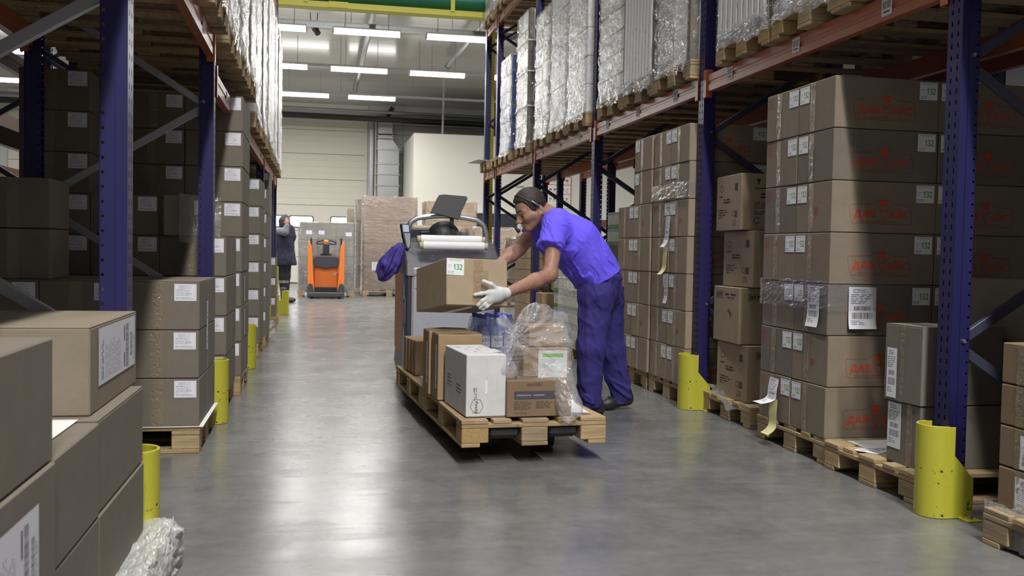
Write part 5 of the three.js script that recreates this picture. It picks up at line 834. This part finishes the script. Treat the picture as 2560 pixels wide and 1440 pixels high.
{ // clear bag pulled over the boxes, gathered to a knot
  const box = (c, h, r) => (x, y, z) => Math.hypot(Math.max(Math.abs(x - c.x) - h[0], 0), Math.max(Math.abs(y - c.y) - h[1], 0), Math.max(Math.abs(z - c.z) - h[2], 0)) - r;
  const knot = TL(-0.075, 0.675, 0.17), mid = TL(0.10, 0.5, 0.28);
  const list = [box(mid, [0.125, 0.13, 0.13], 0.03), box(TL(0.115, 0.66, 0.31), [0.10, 0.05, 0.10], 0.028), cone(TL(0.10, 0.745, 0.3), TL(0.21, 0.72, 0.34), 0.09, 0.085), cone(TL(0.02, 0.74, 0.25), TL(0.08, 0.77, 0.3), 0.06, 0.065),
    cone(TL(-0.10, 0.57, 0.12), TL(-0.13, 0.5, 0.1), 0.075, 0.055), cone(TL(0.17, 0.42, 0.1), TL(0.19, 0.3, 0.0), 0.085, 0.06), cone(TL(0.19, 0.3, -0.01), TL(0.165, 0.245, -0.05), 0.058, 0.03), cone(knot, TL(-0.06, 0.6, 0.15), 0.028, 0.075), cone(knot, TL(-0.155, 0.755, 0.15), 0.022, 0.03), cone(knot, TL(0.03, 0.72, 0.22), 0.025, 0.06)];
  const u = union(list, 0.055);
  const f = (x, y, z) => { const a = Math.atan2(y - knot.y, x - knot.x), r = Math.hypot(x - knot.x, y - knot.y, z - knot.z); return u(x, y, z) + 0.006 * Math.sin(a * 17 + 3 * n3(x * 5, y * 5, z * 5)) * smooth(0.0, 0.1, r) * (1 - 0.6 * smooth(0.15, 0.5, r)) + 0.006 * n3(a * 4, r * 5, z * 6) + 0.0035 * (1 - 2 * Math.abs(n3(a * 11, r * 6, z * 9))); };
  solo('plastic_bag', mesher(f, [0.92, 0.18, -5.5], [1.52, 0.88, -4.84], 0.0085), M.bag, 'knotted clear plastic bag pulled over the brown cartons at the pallet corner', 'plastic bag');
}
// the carton in the worker's hands: its own tilted axes
{
  const e1 = V(0.97918, -0.03129, -0.20055), e2 = V(0.00282, 0.99005, -0.1407), c0 = V(0.7692, 0.8048, -5.7372), W = 0.40, H = 0.285, Ld = 0.60;
  const e3 = V().crossVectors(e1, e2).normalize();                       // towards the viewer
  const t = thing('cardboard_box', 'tilted carton with a green number sticker held by the worker', 'box');
  t.quaternion.setFromRotationMatrix(new THREE.Matrix4().makeBasis(e1, e2, e3));
  t.position.copy(c0).addScaledVector(e1, W / 2).addScaledVector(e3, -Ld / 2);
  const S = [W - 0.004, H, Ld - 0.004], mat = M.cardTan;
  part(t, 'carton_body', cbox(W - 0.004, H, Ld - 0.004, 0.004, 1), M.card[3]);
  onFace(t, 'number_sticker', S, '+z', -0.142, 0.088, 0.112, 0.098, L.sticker, 0.002, -0.03);
  onFace(t, 'tape', S, '+z', 0.01, 0.0, 0, 0, M.tape, 0, 0.03, tapeStrip(0.28, 0.06, 2)); onFace(t, 'tape', S, '+z', 0.02, -0.02, 0, 0, M.tape, 0.003, -0.05, tapeStrip(0.2, 0.1, 3));
  part(t, 'bottom_tape', cbox(0.055, 0.0012, Ld, 0.0004), M.tape, [0, -0.0016, 0]);
}

// ---------------------------------------------------------------- the worker
{
  const t = thing('person', 'man in violet T-shirt and trousers bending over the pallet with a carton in white gloves', 'person');
  const p = (x, y, d) => at(x, y, d);
  // head axes: up, forward (down towards the carton), side towards the viewer
  const H = p(1328, 521, 6.45), U = V(-0.50, 0.86, 0.04).normalize(), Fw = V(-0.86, -0.5, 0.10).normalize(), Sd = V().crossVectors(U, Fw).negate();
  if (Sd.z < 0) Sd.negate();
  const K = 1.06, loc = (x, y, z) => { const dx = x - H.x, dy = y - H.y, dz = z - H.z; return [(dx * Fw.x + dy * Fw.y + dz * Fw.z) / K, (dx * U.x + dy * U.y + dz * U.z) / K, (dx * Sd.x + dy * Sd.y + dz * Sd.z) / K]; };
  const hp = (f, u, s) => H.clone().addScaledVector(Fw, f * K).addScaledVector(U, u * K).addScaledVector(Sd, s * K);
  const ell = (f, u, s, c, r) => { const a = (f - c[0]) / r[0], b = (u - c[1]) / r[1], e = (s - c[2]) / r[2], k = Math.hypot(a, b, e); return (k - 1) * Math.min(...r) * (k > 0.5 ? 1 : 0.9); };
  const cap = (a, b, ra, rb) => { const A = V(...a), B = V(...b), c = cone(A, B, ra, rb); return c; };
  const jawL = cap([-0.005, -0.055, 0.056], [0.07, -0.103, 0.014], 0.020, 0.017), nose = cap([0.092, 0.010, 0], [0.124, -0.036, 0], 0.009, 0.0115), brow = cap([0.086, 0.016, 0.012], [0.066, 0.012, 0.052], 0.011, 0.010), lipU = cap([0.106, -0.067, 0], [0.090, -0.072, 0.022], 0.008, 0.005), lipD = cap([0.102, -0.081, 0], [0.089, -0.077, 0.021], 0.0085, 0.005), chin = cap([0.082, -0.104, 0], [0.084, -0.100, 0.006], 0.019, 0.018), cheek = cap([0.066, -0.032, 0.042], [0.03, -0.036, 0.058], 0.022, 0.02), lid = cap([0.087, -0.006, 0.02], [0.074, -0.008, 0.043], 0.0055, 0.005);
  const headField = (f, u, s0) => {
    const s = Math.abs(s0);
    let d = ell(f, u, s, [-0.004, 0.026, 0], [0.100, 0.093, 0.078]);
    d = smin(d, ell(f, u, s, [0.032, -0.038, 0], [0.068, 0.084, 0.060]), 0.03);
    d = smin(d, jawL(f, u, s), 0.03); d = smin(d, chin(f, u, s), 0.024); d = smin(d, cheek(f, u, s), 0.03); d = smin(d, brow(f, u, s), 0.016);
    d = smax(d, -(Math.hypot(f - 0.098, (u + 0.014) * 1.1, s - 0.032) - 0.0155), 0.012);
    d = smin(d, Math.hypot(f - 0.0745, u + 0.015, s - 0.031) - 0.0125, 0.003); d = smin(d, lid(f, u, s), 0.004);
    d = smin(d, nose(f, u, s), 0.012); d = smin(d, Math.hypot(f - 0.110, u + 0.042, s - 0.012) - 0.0085, 0.008); d = smax(d, -(Math.hypot(f - 0.112, u + 0.052, s - 0.008) - 0.004), 0.004);
    d = smin(d, lipU(f, u, s), 0.006); d = smin(d, lipD(f, u, s), 0.006); d = smax(d, -(Math.hypot(f - 0.108, (u + 0.0745) * 3, Math.max(s - 0.016, 0)) - 0.004), 0.003);
    let ear = Math.max(ell(f, u, s, [-0.024, -0.03, 0.078], [0.021, 0.034, 0.011])); ear = smax(ear, -ell(f, u, s, [-0.019, -0.027, 0.089], [0.012, 0.021, 0.008]), 0.005);
    return smin(d, ear, 0.008) * K;
  };
  const nb = p(1372, 548, 6.47), neck = cone(hp(-0.035, -0.055, 0), nb, 0.060, 0.068), neck2 = cone(hp(-0.055, -0.03, 0), p(1385, 545, 6.47), 0.052, 0.07);
  const headF = (x, y, z) => { const [f, u, s] = loc(x, y, z); return smin(smin(headField(f, u, s), neck(x, y, z), 0.03), neck2(x, y, z), 0.03); };
  const headGeo = mesher(headF, ...bounds([hp(0.13, 0, 0), hp(-0.1, 0.1, 0.09), hp(0, -0.12, -0.09), hp(0.09, -0.12, 0.09), hp(0, 0.12, -0.09), nb], 0.04), 0.0042);
  // arms
  const shL = p(1390, 572, 6.26), elL = p(1374, 688, 6.10), wrL = p(1270, 731, 5.83), shR = p(1352, 560, 6.68), elR = p(1296, 622, 6.66), wrR = p(1243, 664, 6.54);
  const arms = union([cone(shL, elL, 0.062, 0.046), cone(elL, elL.clone().lerp(wrL, 0.35), 0.046, 0.049), cone(elL.clone().lerp(wrL, 0.35), wrL, 0.049, 0.031), cone(shR, elR, 0.062, 0.05), cone(elR, elR.clone().lerp(wrR, 0.35), 0.05, 0.05), cone(elR.clone().lerp(wrR, 0.35), wrR, 0.05, 0.032), cone(shL, nb, 0.06, 0.06), cone(shR, nb, 0.06, 0.06), cone(nb, p(1430, 610, 6.47), 0.07, 0.09)], 0.025);
  const armGeo = mesher((x, y, z) => arms(x, y, z) + 0.0015 * n3(x * 30, y * 30, z * 30), ...bounds([shL, elL, wrL, shR, elR, wrR, nb, p(1430, 610, 6.47)], 0.13), 0.009);
  const bodyMesh = part(t, 'body', mergeGeometries([headGeo, armGeo]), M.skin);
  // hair: a short shell over the skull, cut along the hairline
  const line = [[-0.12, -0.07], [-0.085, -0.075], [-0.062, -0.055], [-0.05, 0.0], [-0.03, 0.012], [-0.008, 0.0], [0.004, -0.035], [0.020, -0.03], [0.034, 0.03], [0.050, 0.072], [0.072, 0.082], [0.13, 0.085]];
  const hl = (f) => { for (let i = 1; i < line.length; i++) if (f < line[i][0]) { const [a, b] = line[i - 1], [c, e] = line[i]; return b + (e - b) * (f - a) / (c - a); } return 0.09; };
  const hairF = (x, y, z) => { const [f, u, s] = loc(x, y, z); const sh = ell(f, u, s, [-0.006, 0.028, 0], [0.107, 0.104, 0.086]) - 0.001 - 0.0016 * n3(f * 60, u * 220, s * 160) - 0.004 * smooth(0.02, 0.1, u); return smax(sh, (hl(f - 0.012 * smooth(0.05, 0, Math.abs(s))) - u) * 0.8 + 0.003 * n3(f * 120, u * 20, s * 120), 0.006) * K; };
  part(t, 'hair', mesher(hairF, ...bounds([hp(0.12, 0.12, 0.1), hp(-0.12, -0.1, -0.1), hp(-0.12, 0.12, 0.1), hp(0.12, 0, -0.1)], 0.04), 0.0045), M.hair);
  for (const s of [1]) part(t, 'eyebrow', tube([hp(0.098, 0.022, s * 0.014), hp(0.094, 0.027, s * 0.03), hp(0.078, 0.022, s * 0.05)], 0.0042, 10, 6), M.hair);
  part(t, 'eyelash', tube([hp(0.0895, -0.012, 0.02), hp(0.0875, -0.0165, 0.031), hp(0.077, -0.0175, 0.046)], 0.0018, 10, 5), M.hair);
  // headset
  const hs = part(t, 'headset', (() => { const pts = []; for (let i = 0; i <= 14; i++) { const a = Math.PI * i / 14, s = Math.cos(a), k = Math.sin(a); pts.push(hp(-0.022 + 0.075 * k, -0.005 + 0.122 * k, 0.094 * s)); } const c = new THREE.CatmullRomCurve3(pts), g = new THREE.TubeGeometry(c, 60, 0.0085, 8); return g; })(), M.black);
  part(hs, 'ear_pad', (() => { const g = mesher((x, y, z) => { const [f, u, s] = loc(x, y, z); return ell(f, u, s, [-0.022, -0.02, -0.09], [0.026, 0.03, 0.014]) * K; }, ...bounds([hp(-0.022, -0.02, -0.09)], 0.05), 0.005); return g; })(), M.black);
  part(hs, 'silver_slider', tube([hp(0.004, 0.05, 0.093), hp(-0.006, 0.03, 0.099), hp(-0.018, 0.006, 0.100)], 0.005, 12, 6), M.silver);
  part(hs, 'microphone_boom', tube([hp(-0.02, -0.03, -0.09), hp(0.07, -0.045, -0.085), hp(0.15, -0.045, -0.05), hp(0.158, -0.048, -0.01)], 0.0028, 24, 6), M.black);
  part(hs, 'microphone', mesher((x, y, z) => { const a = hp(0.155, -0.055, -0.008), b = hp(0.145, -0.085, -0.006); return cone(a, b, 0.006, 0.0145)(x, y, z); }, ...bounds([hp(0.155, -0.055, -0.008), hp(0.145, -0.085, -0.006)], 0.03), 0.004), M.black);
  // T-shirt
  const P0 = p(1497, 700, 6.47), C1 = p(1462, 646, 6.47), C2 = p(1428, 600, 6.47), N = p(1385, 562, 6.47), off = (q, dz, dx = 0, dy = 0) => q.clone().add(V(dx, dy, dz));
  const torso = [cone(off(P0, 0.07), off(C1, 0.07), 0.148, 0.148), cone(off(P0, -0.07), off(C1, -0.07), 0.148, 0.148), cone(off(C1, 0.07), off(C2, 0.09), 0.148, 0.152), cone(off(C1, -0.07), off(C2, -0.09), 0.148, 0.152), cone(off(C2, 0.09), off(N, 0.10), 0.152, 0.095), cone(off(C2, -0.09), off(N, -0.10), 0.152, 0.095), cone(off(N, 0.08), shL, 0.095, 0.078), cone(off(N, -0.08), shR, 0.095, 0.075)];
  const hemL = p(1374, 622, 6.17), hemR = p(1324, 594, 6.70), sl = cone(shL, hemL, 0.084, 0.086), sr = cone(shR, hemR, 0.08, 0.078);
  const cut = (q, n) => (x, y, z) => (x - q.x) * n.x + (y - q.y) * n.y + (z - q.z) * n.z;
  const cutL = cut(hemL, hemL.clone().sub(shL).normalize()), cutR = cut(hemR, hemR.clone().sub(shR).normalize());
  const hemQ = p(1492, 702, 6.47), cutHem = cut(hemQ, p(1530, 775, 6.47).sub(hemQ).normalize());
  const neckHole = cone(p(1362, 540, 6.47), p(1330, 515, 6.47), 0.076, 0.08), core = union(torso, 0.06);
  const foldDir = V(0.5, 0.8, 0.3);
  const shirtF = (x, y, z) => {
    let d = core(x, y, z); d = smin(d, smax(sl(x, y, z), cutL(x, y, z), 0.006), 0.05); d = smin(d, smax(sr(x, y, z), cutR(x, y, z), 0.006), 0.05);
    const ca = x * 0.55 + y * 0.83, cb = x * 0.83 - y * 0.55, bend = ca + 0.25 * cb * cb + 0.05 * n3(x * 5, y * 5, z * 5), w = 1 - Math.abs(n3(bend * 9, cb * 1.3, z * 2.2)) * 2.2, w2 = 1 - Math.abs(n3(bend * 17 + 4, cb * 2.4, z * 3)) * 2.4, drape = smooth(1.40, 1.05, y);
    d -= 0.012 * Math.max(0, w) * (0.25 + 0.75 * drape) + 0.005 * Math.max(0, w2) + 0.0015 * fbm(x * 14, y * 14, z * 14, 2);
    d = smax(d, cutHem(x, y, z) + 0.006 * Math.sin(z * 38 + x * 20), 0.008); return smax(d, -neckHole(x, y, z), 0.01);
  };
  part(t, 'tshirt', mesher(shirtF, ...bounds([off(P0, 0.2), off(P0, -0.2), off(C2, 0.2), off(C2, -0.2), hemL, hemR, shL, shR], 0.16), 0.0095), M.shirt);
  // trousers
  const hipL = p(1492, 735, 6.37), hipR = p(1512, 735, 6.58), knL = p(1478, 868, 6.36), knR = p(1528, 872, 6.64), anL = p(1473, 1008, 6.40), anR = p(1552, 990, 6.68);
  const leg = union([cone(off(P0, 0.07), hipL, 0.138, 0.122), cone(off(P0, -0.07), hipR, 0.138, 0.122), cone(hipL, hipR, 0.125, 0.125), ...chain([hipL, knL, anL], [0.125, 0.098, 0.078]), ...chain([hipR, knR, anR], [0.125, 0.098, 0.074])], 0.035);
  const waistCut = cut(p(1480, 682, 6.47), p(1440, 605, 6.47).sub(p(1480, 682, 6.47)).normalize());
  const legF = (x, y, z) => { const low = smooth(0.35, 0.08, y), k = n3(x * 4 + 1, y * 7 + x * 5, z * 4), v = 1 - Math.abs(n3(x * 8 + y * 1.4, y * 1.1, z * 8)) * 2.2, q = 1 - Math.abs(n3(x * 4 + y * 3.6, y * 2.6 - x * 3, z * 4 + 7)) * 2.4, hip = smooth(0.5, 0.85, y); let d = leg(x, y, z) - (0.004 + 0.016 * low) * Math.max(0, 1 - Math.abs(k) * 2.2) - 0.008 * Math.max(0, v) - 0.009 * Math.max(0, q) * (0.3 + 0.7 * hip) + 0.006; d = smax(d, waistCut(x, y, z), 0.01); return smax(d, 0.062 - y + (x > 2.02 ? -0.02 : 0), 0.006); };
  part(t, 'trousers', mesher(legF, ...bounds([off(P0, 0.2), off(P0, -0.2), hipL, hipR, knL, knR, anL, anR], 0.16), 0.0105), M.trousers);
  // shoes
  const shoe = (heel, ball, toe, floorY) => { const u = union([cone(heel, ball, 0.042, 0.046), cone(ball, toe, 0.046, 0.036), cone(heel, heel.clone().add(V(-0.01, 0.05, 0)), 0.042, 0.046)], 0.03); return mesher((x, y, z) => smax(u(x, y, z), floorY - y, 0.006), ...bounds([heel, ball, toe], 0.10), 0.008); };
  part(t, 'shoe', shoe(V(1.93, 0.045, -6.42), V(1.80, 0.042, -6.40), V(1.74, 0.038, -6.40), 0.003), M.shoe);
  part(t, 'shoe', (() => { const a = p(1567, 1006, 6.68), b = p(1522, 1019, 6.66), c = p(1502, 1021, 6.64); a.y = Math.max(a.y, 0.075); b.y = 0.046; c.y = 0.04; return shoe(a, b, c, 0.003); })(), M.shoe);
  // gloves: palm and five separate fingers, the hand laid on the carton's face and corner
  const gl = (name, palm, fingers, back) => { const fs = fingers.flatMap(([pts, r]) => chain(pts, pts.map((_, i) => r * (1 - 0.06 * i)))); const pf = union(palm, 0.028); let all = [...palm.flatMap((c) => [c]), ...fs]; const f = (x, y, z) => { let d = pf(x, y, z); for (const c of fs) d = smin(d, c(x, y, z), 0.010); return d; }; const pts = fingers.flatMap(([q]) => q).concat(back); return part(t, name, mesher(f, ...bounds(pts, 0.055), 0.0035), M.glove); };
  const q = (x, y, d) => p(x, y, d), D0 = 5.785;
  const lw = q(1264, 733, 5.82), pk = q(1228, 738, D0);
  gl('glove', [cone(lw, q(1246, 735, 5.80), 0.036, 0.040), cone(q(1246, 730, 5.79), q(1226, 733, D0), 0.030, 0.026), cone(q(1244, 745, 5.80), q(1224, 750, D0), 0.028, 0.024)],
    [[[q(1243, 722, 5.78), q(1228, 711, 5.765), q(1209, 703, 5.765)], 0.0135], [[q(1222, 731, D0), q(1203, 734, 5.77), q(1187, 737, 5.772)], 0.0120], [[q(1220, 743, D0), q(1206, 752, 5.77), q(1195, 763, 5.775)], 0.0120], [[q(1222, 752, D0), q(1210, 762, 5.775), q(1200, 770, 5.785)], 0.0115], [[q(1228, 758, D0), q(1217, 767, 5.78), q(1207, 774, 5.79)], 0.0105]], [lw, pk]);
  const rw = q(1246, 666, 6.53), r0 = q(1228, 684, 6.47);
  gl('glove', [cone(rw, q(1236, 677, 6.50), 0.036, 0.038), cone(q(1236, 680, 6.50), q(1222, 692, 6.46), 0.034, 0.028)],
    [[[q(1236, 676, 6.47), q(1226, 672, 6.44), q(1216, 671, 6.42)], 0.0125], [[q(1222, 688, 6.46), q(1208, 692, 6.46), q(1196, 698, 6.46)], 0.011], [[q(1220, 696, 6.46), q(1206, 702, 6.46), q(1195, 709, 6.46)], 0.011], [[q(1222, 704, 6.46), q(1210, 712, 6.46), q(1200, 719, 6.46)], 0.0105], [[q(1228, 710, 6.46), q(1218, 719, 6.46), q(1210, 726, 6.46)], 0.0095]], [rw, r0]);
}

// ---------------------------------------------------------------- by the dock door
{ // person with a hand to the head
  const t = thing('person', 'person in dark hooded coat holding a hand to the head at the rack end', 'person'), p = (x, y, d = 20.3) => at(x, y, d);
  const coatU = union([cone(p(711, 590), p(712, 650), 0.19, 0.21), cone(p(712, 650), p(714, 660), 0.21, 0.23), cone(p(711, 600, 20.5), p(712, 650, 20.5), 0.17, 0.2), cone(p(724, 575), p(729, 590), 0.09, 0.1), cone(p(716, 570), p(724, 575), 0.10, 0.09), cone(p(720, 640), p(728, 665), 0.12, 0.07)], 0.06);
  const coat = (x, y, z) => smax(coatU(x, y, z) + 0.02 * fbm(x * 5, y * 3, z * 5, 3), p(712, 663).y - y, 0.01);
  part(t, 'coat', mesher(coat, ...bounds([p(690, 560), p(740, 670), p(711, 590, 20.6), p(711, 600, 20.0)], 0.25), 0.02), M.navy);
  part(t, 'hood', mesher((x, y, z) => smin(cone(p(711, 553), p(712, 562), 0.115, 0.12)(x, y, z), cone(p(713, 544), p(711, 552), 0.07, 0.1)(x, y, z), 0.04), ...bounds([p(711, 540), p(712, 566)], 0.18), 0.014), M.blackSoft);
  part(t, 'sleeve', mesher(union([cone(p(700, 578, 20.1), p(712, 580, 20.05), 0.075, 0.078), cone(p(712, 580, 20.05), p(717, 566, 20.05), 0.07, 0.055)], 0.04), ...bounds([p(700, 578, 20.1), p(717, 562, 20.05)], 0.14), 0.012), M.navyGrey);
  const hand = [cone(p(717, 562, 20.05), p(718, 556, 20.06), 0.035, 0.042), ...[[712, 548], [714.5, 545], [717.5, 544.5], [721, 546]].map(([x, y]) => cone(p(718, 556, 20.06), p(x, y, 20.07), 0.024, 0.011)), cone(p(717, 558, 20.05), p(710, 555.5, 20.06), 0.018, 0.012)];
  part(t, 'body', mesher(smoothAll([...hand, cone(p(711, 555, 20.3), p(711, 560, 20.3), 0.09, 0.09), cone(p(713, 570, 20.2), p(717, 562, 20.05), 0.04, 0.035)]), ...bounds([p(708, 540, 20.05), p(722, 566, 20.05), p(711, 558, 20.3)], 0.12), 0.009), M.skin);
  part(t, 'trousers', mesher(union([...chain([p(706, 655), p(708, 690), p(710, 722)], [0.12, 0.10, 0.085]), ...chain([p(714, 655, 20.5), p(714, 690, 20.5), p(713, 722, 20.5)], [0.12, 0.10, 0.085])], 0.03), ...bounds([p(700, 650), p(718, 726, 20.5)], 0.16), 0.018), M.black);
  part(t, 'reflective_band', (() => { const g = new THREE.CylinderGeometry(0.105, 0.103, 0.055, 20, 1, true); const c = p(709, 704); g.translate(c.x, c.y, c.z); return g; })(), M.galv);
  for (const [x, d] of [[712, 20.2], [716, 20.5]]) { const a = p(x - 3, 748, d); a.y = 0.06; const b = a.clone().add(V(0.17, -0.015, 0.02)); part(t, 'boot', mesher((xx, y, z) => smax(smin(cone(a, b, 0.058, 0.045)(xx, y, z), cone(a, a.clone().add(V(0, 0.2, 0)), 0.06, 0.07)(xx, y, z), 0.03), 0.004 - y, 0.005), ...bounds([a, b, a.clone().add(V(0, 0.2, 0))], 0.1), 0.014), M.black); }
}
function smoothAll(list) { return union(list, 0.015); }
{ // orange pallet truck parked before the wrapped pallet, seen from its tiller end
  const t = thing('pallet_truck', 'orange electric pallet truck parked before the low wrapped load', 'pallet truck', [0.23, 0, -22.0]);
  const wing = [[-0.40, 0.19], [-0.25, 0.13], [-0.285, 0.62], [-0.32, 1.17], [-0.36, 1.25], [-0.40, 1.28]];
  for (const s of [-1, 1]) { part(t, 'side_wing', extrude(s < 0 ? wing : wing.map(([x, y]) => [-x, y]).reverse(), 0.34, 0.012), M.orange, [0, 0, -0.34]); part(t, 'mast_post', cbox(0.04, 0.34, 0.06, 0.01), M.black, [s * 0.33, 1.02, -0.12]); part(t, 'bumper_corner', extrude((s < 0 ? [[-0.41, 0.03], [-0.24, 0.03], [-0.24, 0.14], [-0.30, 0.33], [-0.37, 0.34], [-0.41, 0.25]] : [[0.41, 0.03], [0.41, 0.25], [0.37, 0.34], [0.30, 0.33], [0.24, 0.14], [0.24, 0.03]]), 0.42, 0.012), M.rubber, [0, 0, -0.36]); }
  part(t, 'front_panel', cbox(0.52, 0.52, 0.06, 0.02), M.orangeDark, [0, 0.22, -0.20]);
  part(t, 'badge', cbox(0.05, 0.06, 0.004, 0.001), M.silver, [0.20, 0.52, -0.168]);
  part(t, 'bonnet', extrude([[-0.26, 0.70], [-0.08, 0.69], [0, 0.655], [0.08, 0.69], [0.26, 0.70], [0.285, 0.86], [0.26, 0.93], [0.18, 0.96], [-0.18, 0.96], [-0.26, 0.93], [-0.285, 0.86]], 0.5, 0.02), M.truckDark, [0, 0, -0.62]);
  part(t, 'console_ring', cbox(0.26, 0.05, 0.3, 0.02), M.black, [0.0, 0.955, -0.5]);
  part(t, 'tiller_column', extrude([[-0.075, 0.97], [0.075, 0.97], [0.07, 1.22], [-0.07, 1.22]], 0.13, 0.012), M.black, [0, 0, -0.42]);
  part(t, 'tiller_handle', tube([V(0.06, 1.24, -0.34), V(0.13, 1.22, -0.34), V(0.22, 1.235, -0.34), V(0.19, 1.27, -0.34), V(0.10, 1.30, -0.34), V(0, 1.30, -0.34), V(-0.10, 1.30, -0.34), V(-0.19, 1.27, -0.34), V(-0.22, 1.235, -0.34), V(-0.13, 1.22, -0.34), V(-0.06, 1.24, -0.34)], 0.018, 70, 8), M.black);
  part(t, 'tiller_cap', cbox(0.11, 0.075, 0.07, 0.02), M.orange, [0, 1.24, -0.31]);
  part(t, 'platform_base', cbox(0.80, 0.11, 0.30, 0.02), M.rubber, [0, 0.03, -0.04]); part(t, 'kick_plate', cbox(0.48, 0.11, 0.03, 0.01), M.black, [0, 0.14, -0.17]);
  for (const s of [-1, 1]) { part(t, 'fork', cbox(0.16, 0.05, 1.3, 0.01), M.steelDark, [s * 0.17, 0.045, -1.2]); const w = part(t, 'wheel', (() => { const g = new THREE.CylinderGeometry(0.06, 0.06, 0.08, 20); g.rotateZ(Math.PI / 2); return g; })(), M.rubber, [s * 0.3, 0.06, -0.25]); }
}
// wrapped loads waiting on the dock floor
function dockLoad(x, d, size, label, o) { pallet(x, 0, -(d + size[2] / 2), 0, `floor pallet under the ${label}`, { w: size[0] + 0.02, l: size[2] + 0.02 }); wrapped(x, 0.146, -(d + size[2] / 2), size, `${label}`, { foot: 0.1, fine: 2.6, ...o }); }
dockLoad(0.245, 22.75, [1.24, 1.58, 0.8], 'low four-layer wrapped load behind the orange truck', { mat: M.cardGrey, rows: 4, nx: 3, seed: 2, amp: 0.02, packName: 'wrapped_carton', labels: [['+z', -0.4, 0.55, 0.13, 0.09], ['+z', -0.12, 0.55, 0.13, 0.09], ['+z', 0.5, 0.52, 0.13, 0.09]] });
dockLoad(1.74, 23.3, [1.25, 2.24, 0.8], 'tall wrapped carton load beside the order picker', { mat: M.cardBrown, rows: 4, nx: 1, nz: 1, seed: 4, amp: 0.028, packName: 'wrapped_carton', labels: [['+z', -0.3, -0.55, 0.25, 0.2]] });
dockLoad(1.62, 24.6, [1.25, 2.22, 0.8], 'second tall wrapped load just behind the tall carton load', { mat: M.cardBrown, rows: 4, nx: 2, seed: 5, amp: 0.02, packName: 'wrapped_carton' });
dockLoad(1.42, 26.0, [1.2, 2.05, 0.8], 'third tall wrapped load, mostly hidden beside the door', { mat: M.cardPale, rows: 5, seed: 1, packName: 'wrapped_carton' });
dockLoad(3.32, 24.1, [1.28, 2.2, 0.8], 'tall tan wrapped load behind the truck arch bar', { mat: M.cardTan, rows: 9, nx: 2, seed: 3, amp: 0.012, packName: 'wrapped_carton' });
dockLoad(2.85, 22.6, [1.2, 1.55, 0.8], 'tan wrapped load behind the steering hood', { mat: M.cardTan, rows: 3, nx: 2, seed: 1, amp: 0.014, packName: 'wrapped_carton', labels: [['+z', 0.2, 0.2, 0.12, 0.1]] });
dockLoad(4.15, 22.6, [1.2, 1.55, 0.8], 'tan wrapped load seen between the rack end posts', { mat: M.cardTan, rows: 3, nx: 2, seed: 5, amp: 0.014, packName: 'wrapped_carton' });
dockLoad(4.35, 19.2, [1.2, 1.28, 0.8], 'wrapped yellow-brown cartons behind the worker at the rack end', { mat: M.cardTan, rows: 3, nx: 3, seed: 4, amp: 0.018, packName: 'wrapped_carton' });

scene.traverse((o) => { if (o.isMesh) o.castShadow = o.receiveShadow = true; if (o.isLight) o.castShadow = true; });
renderer.render(scene, camera);
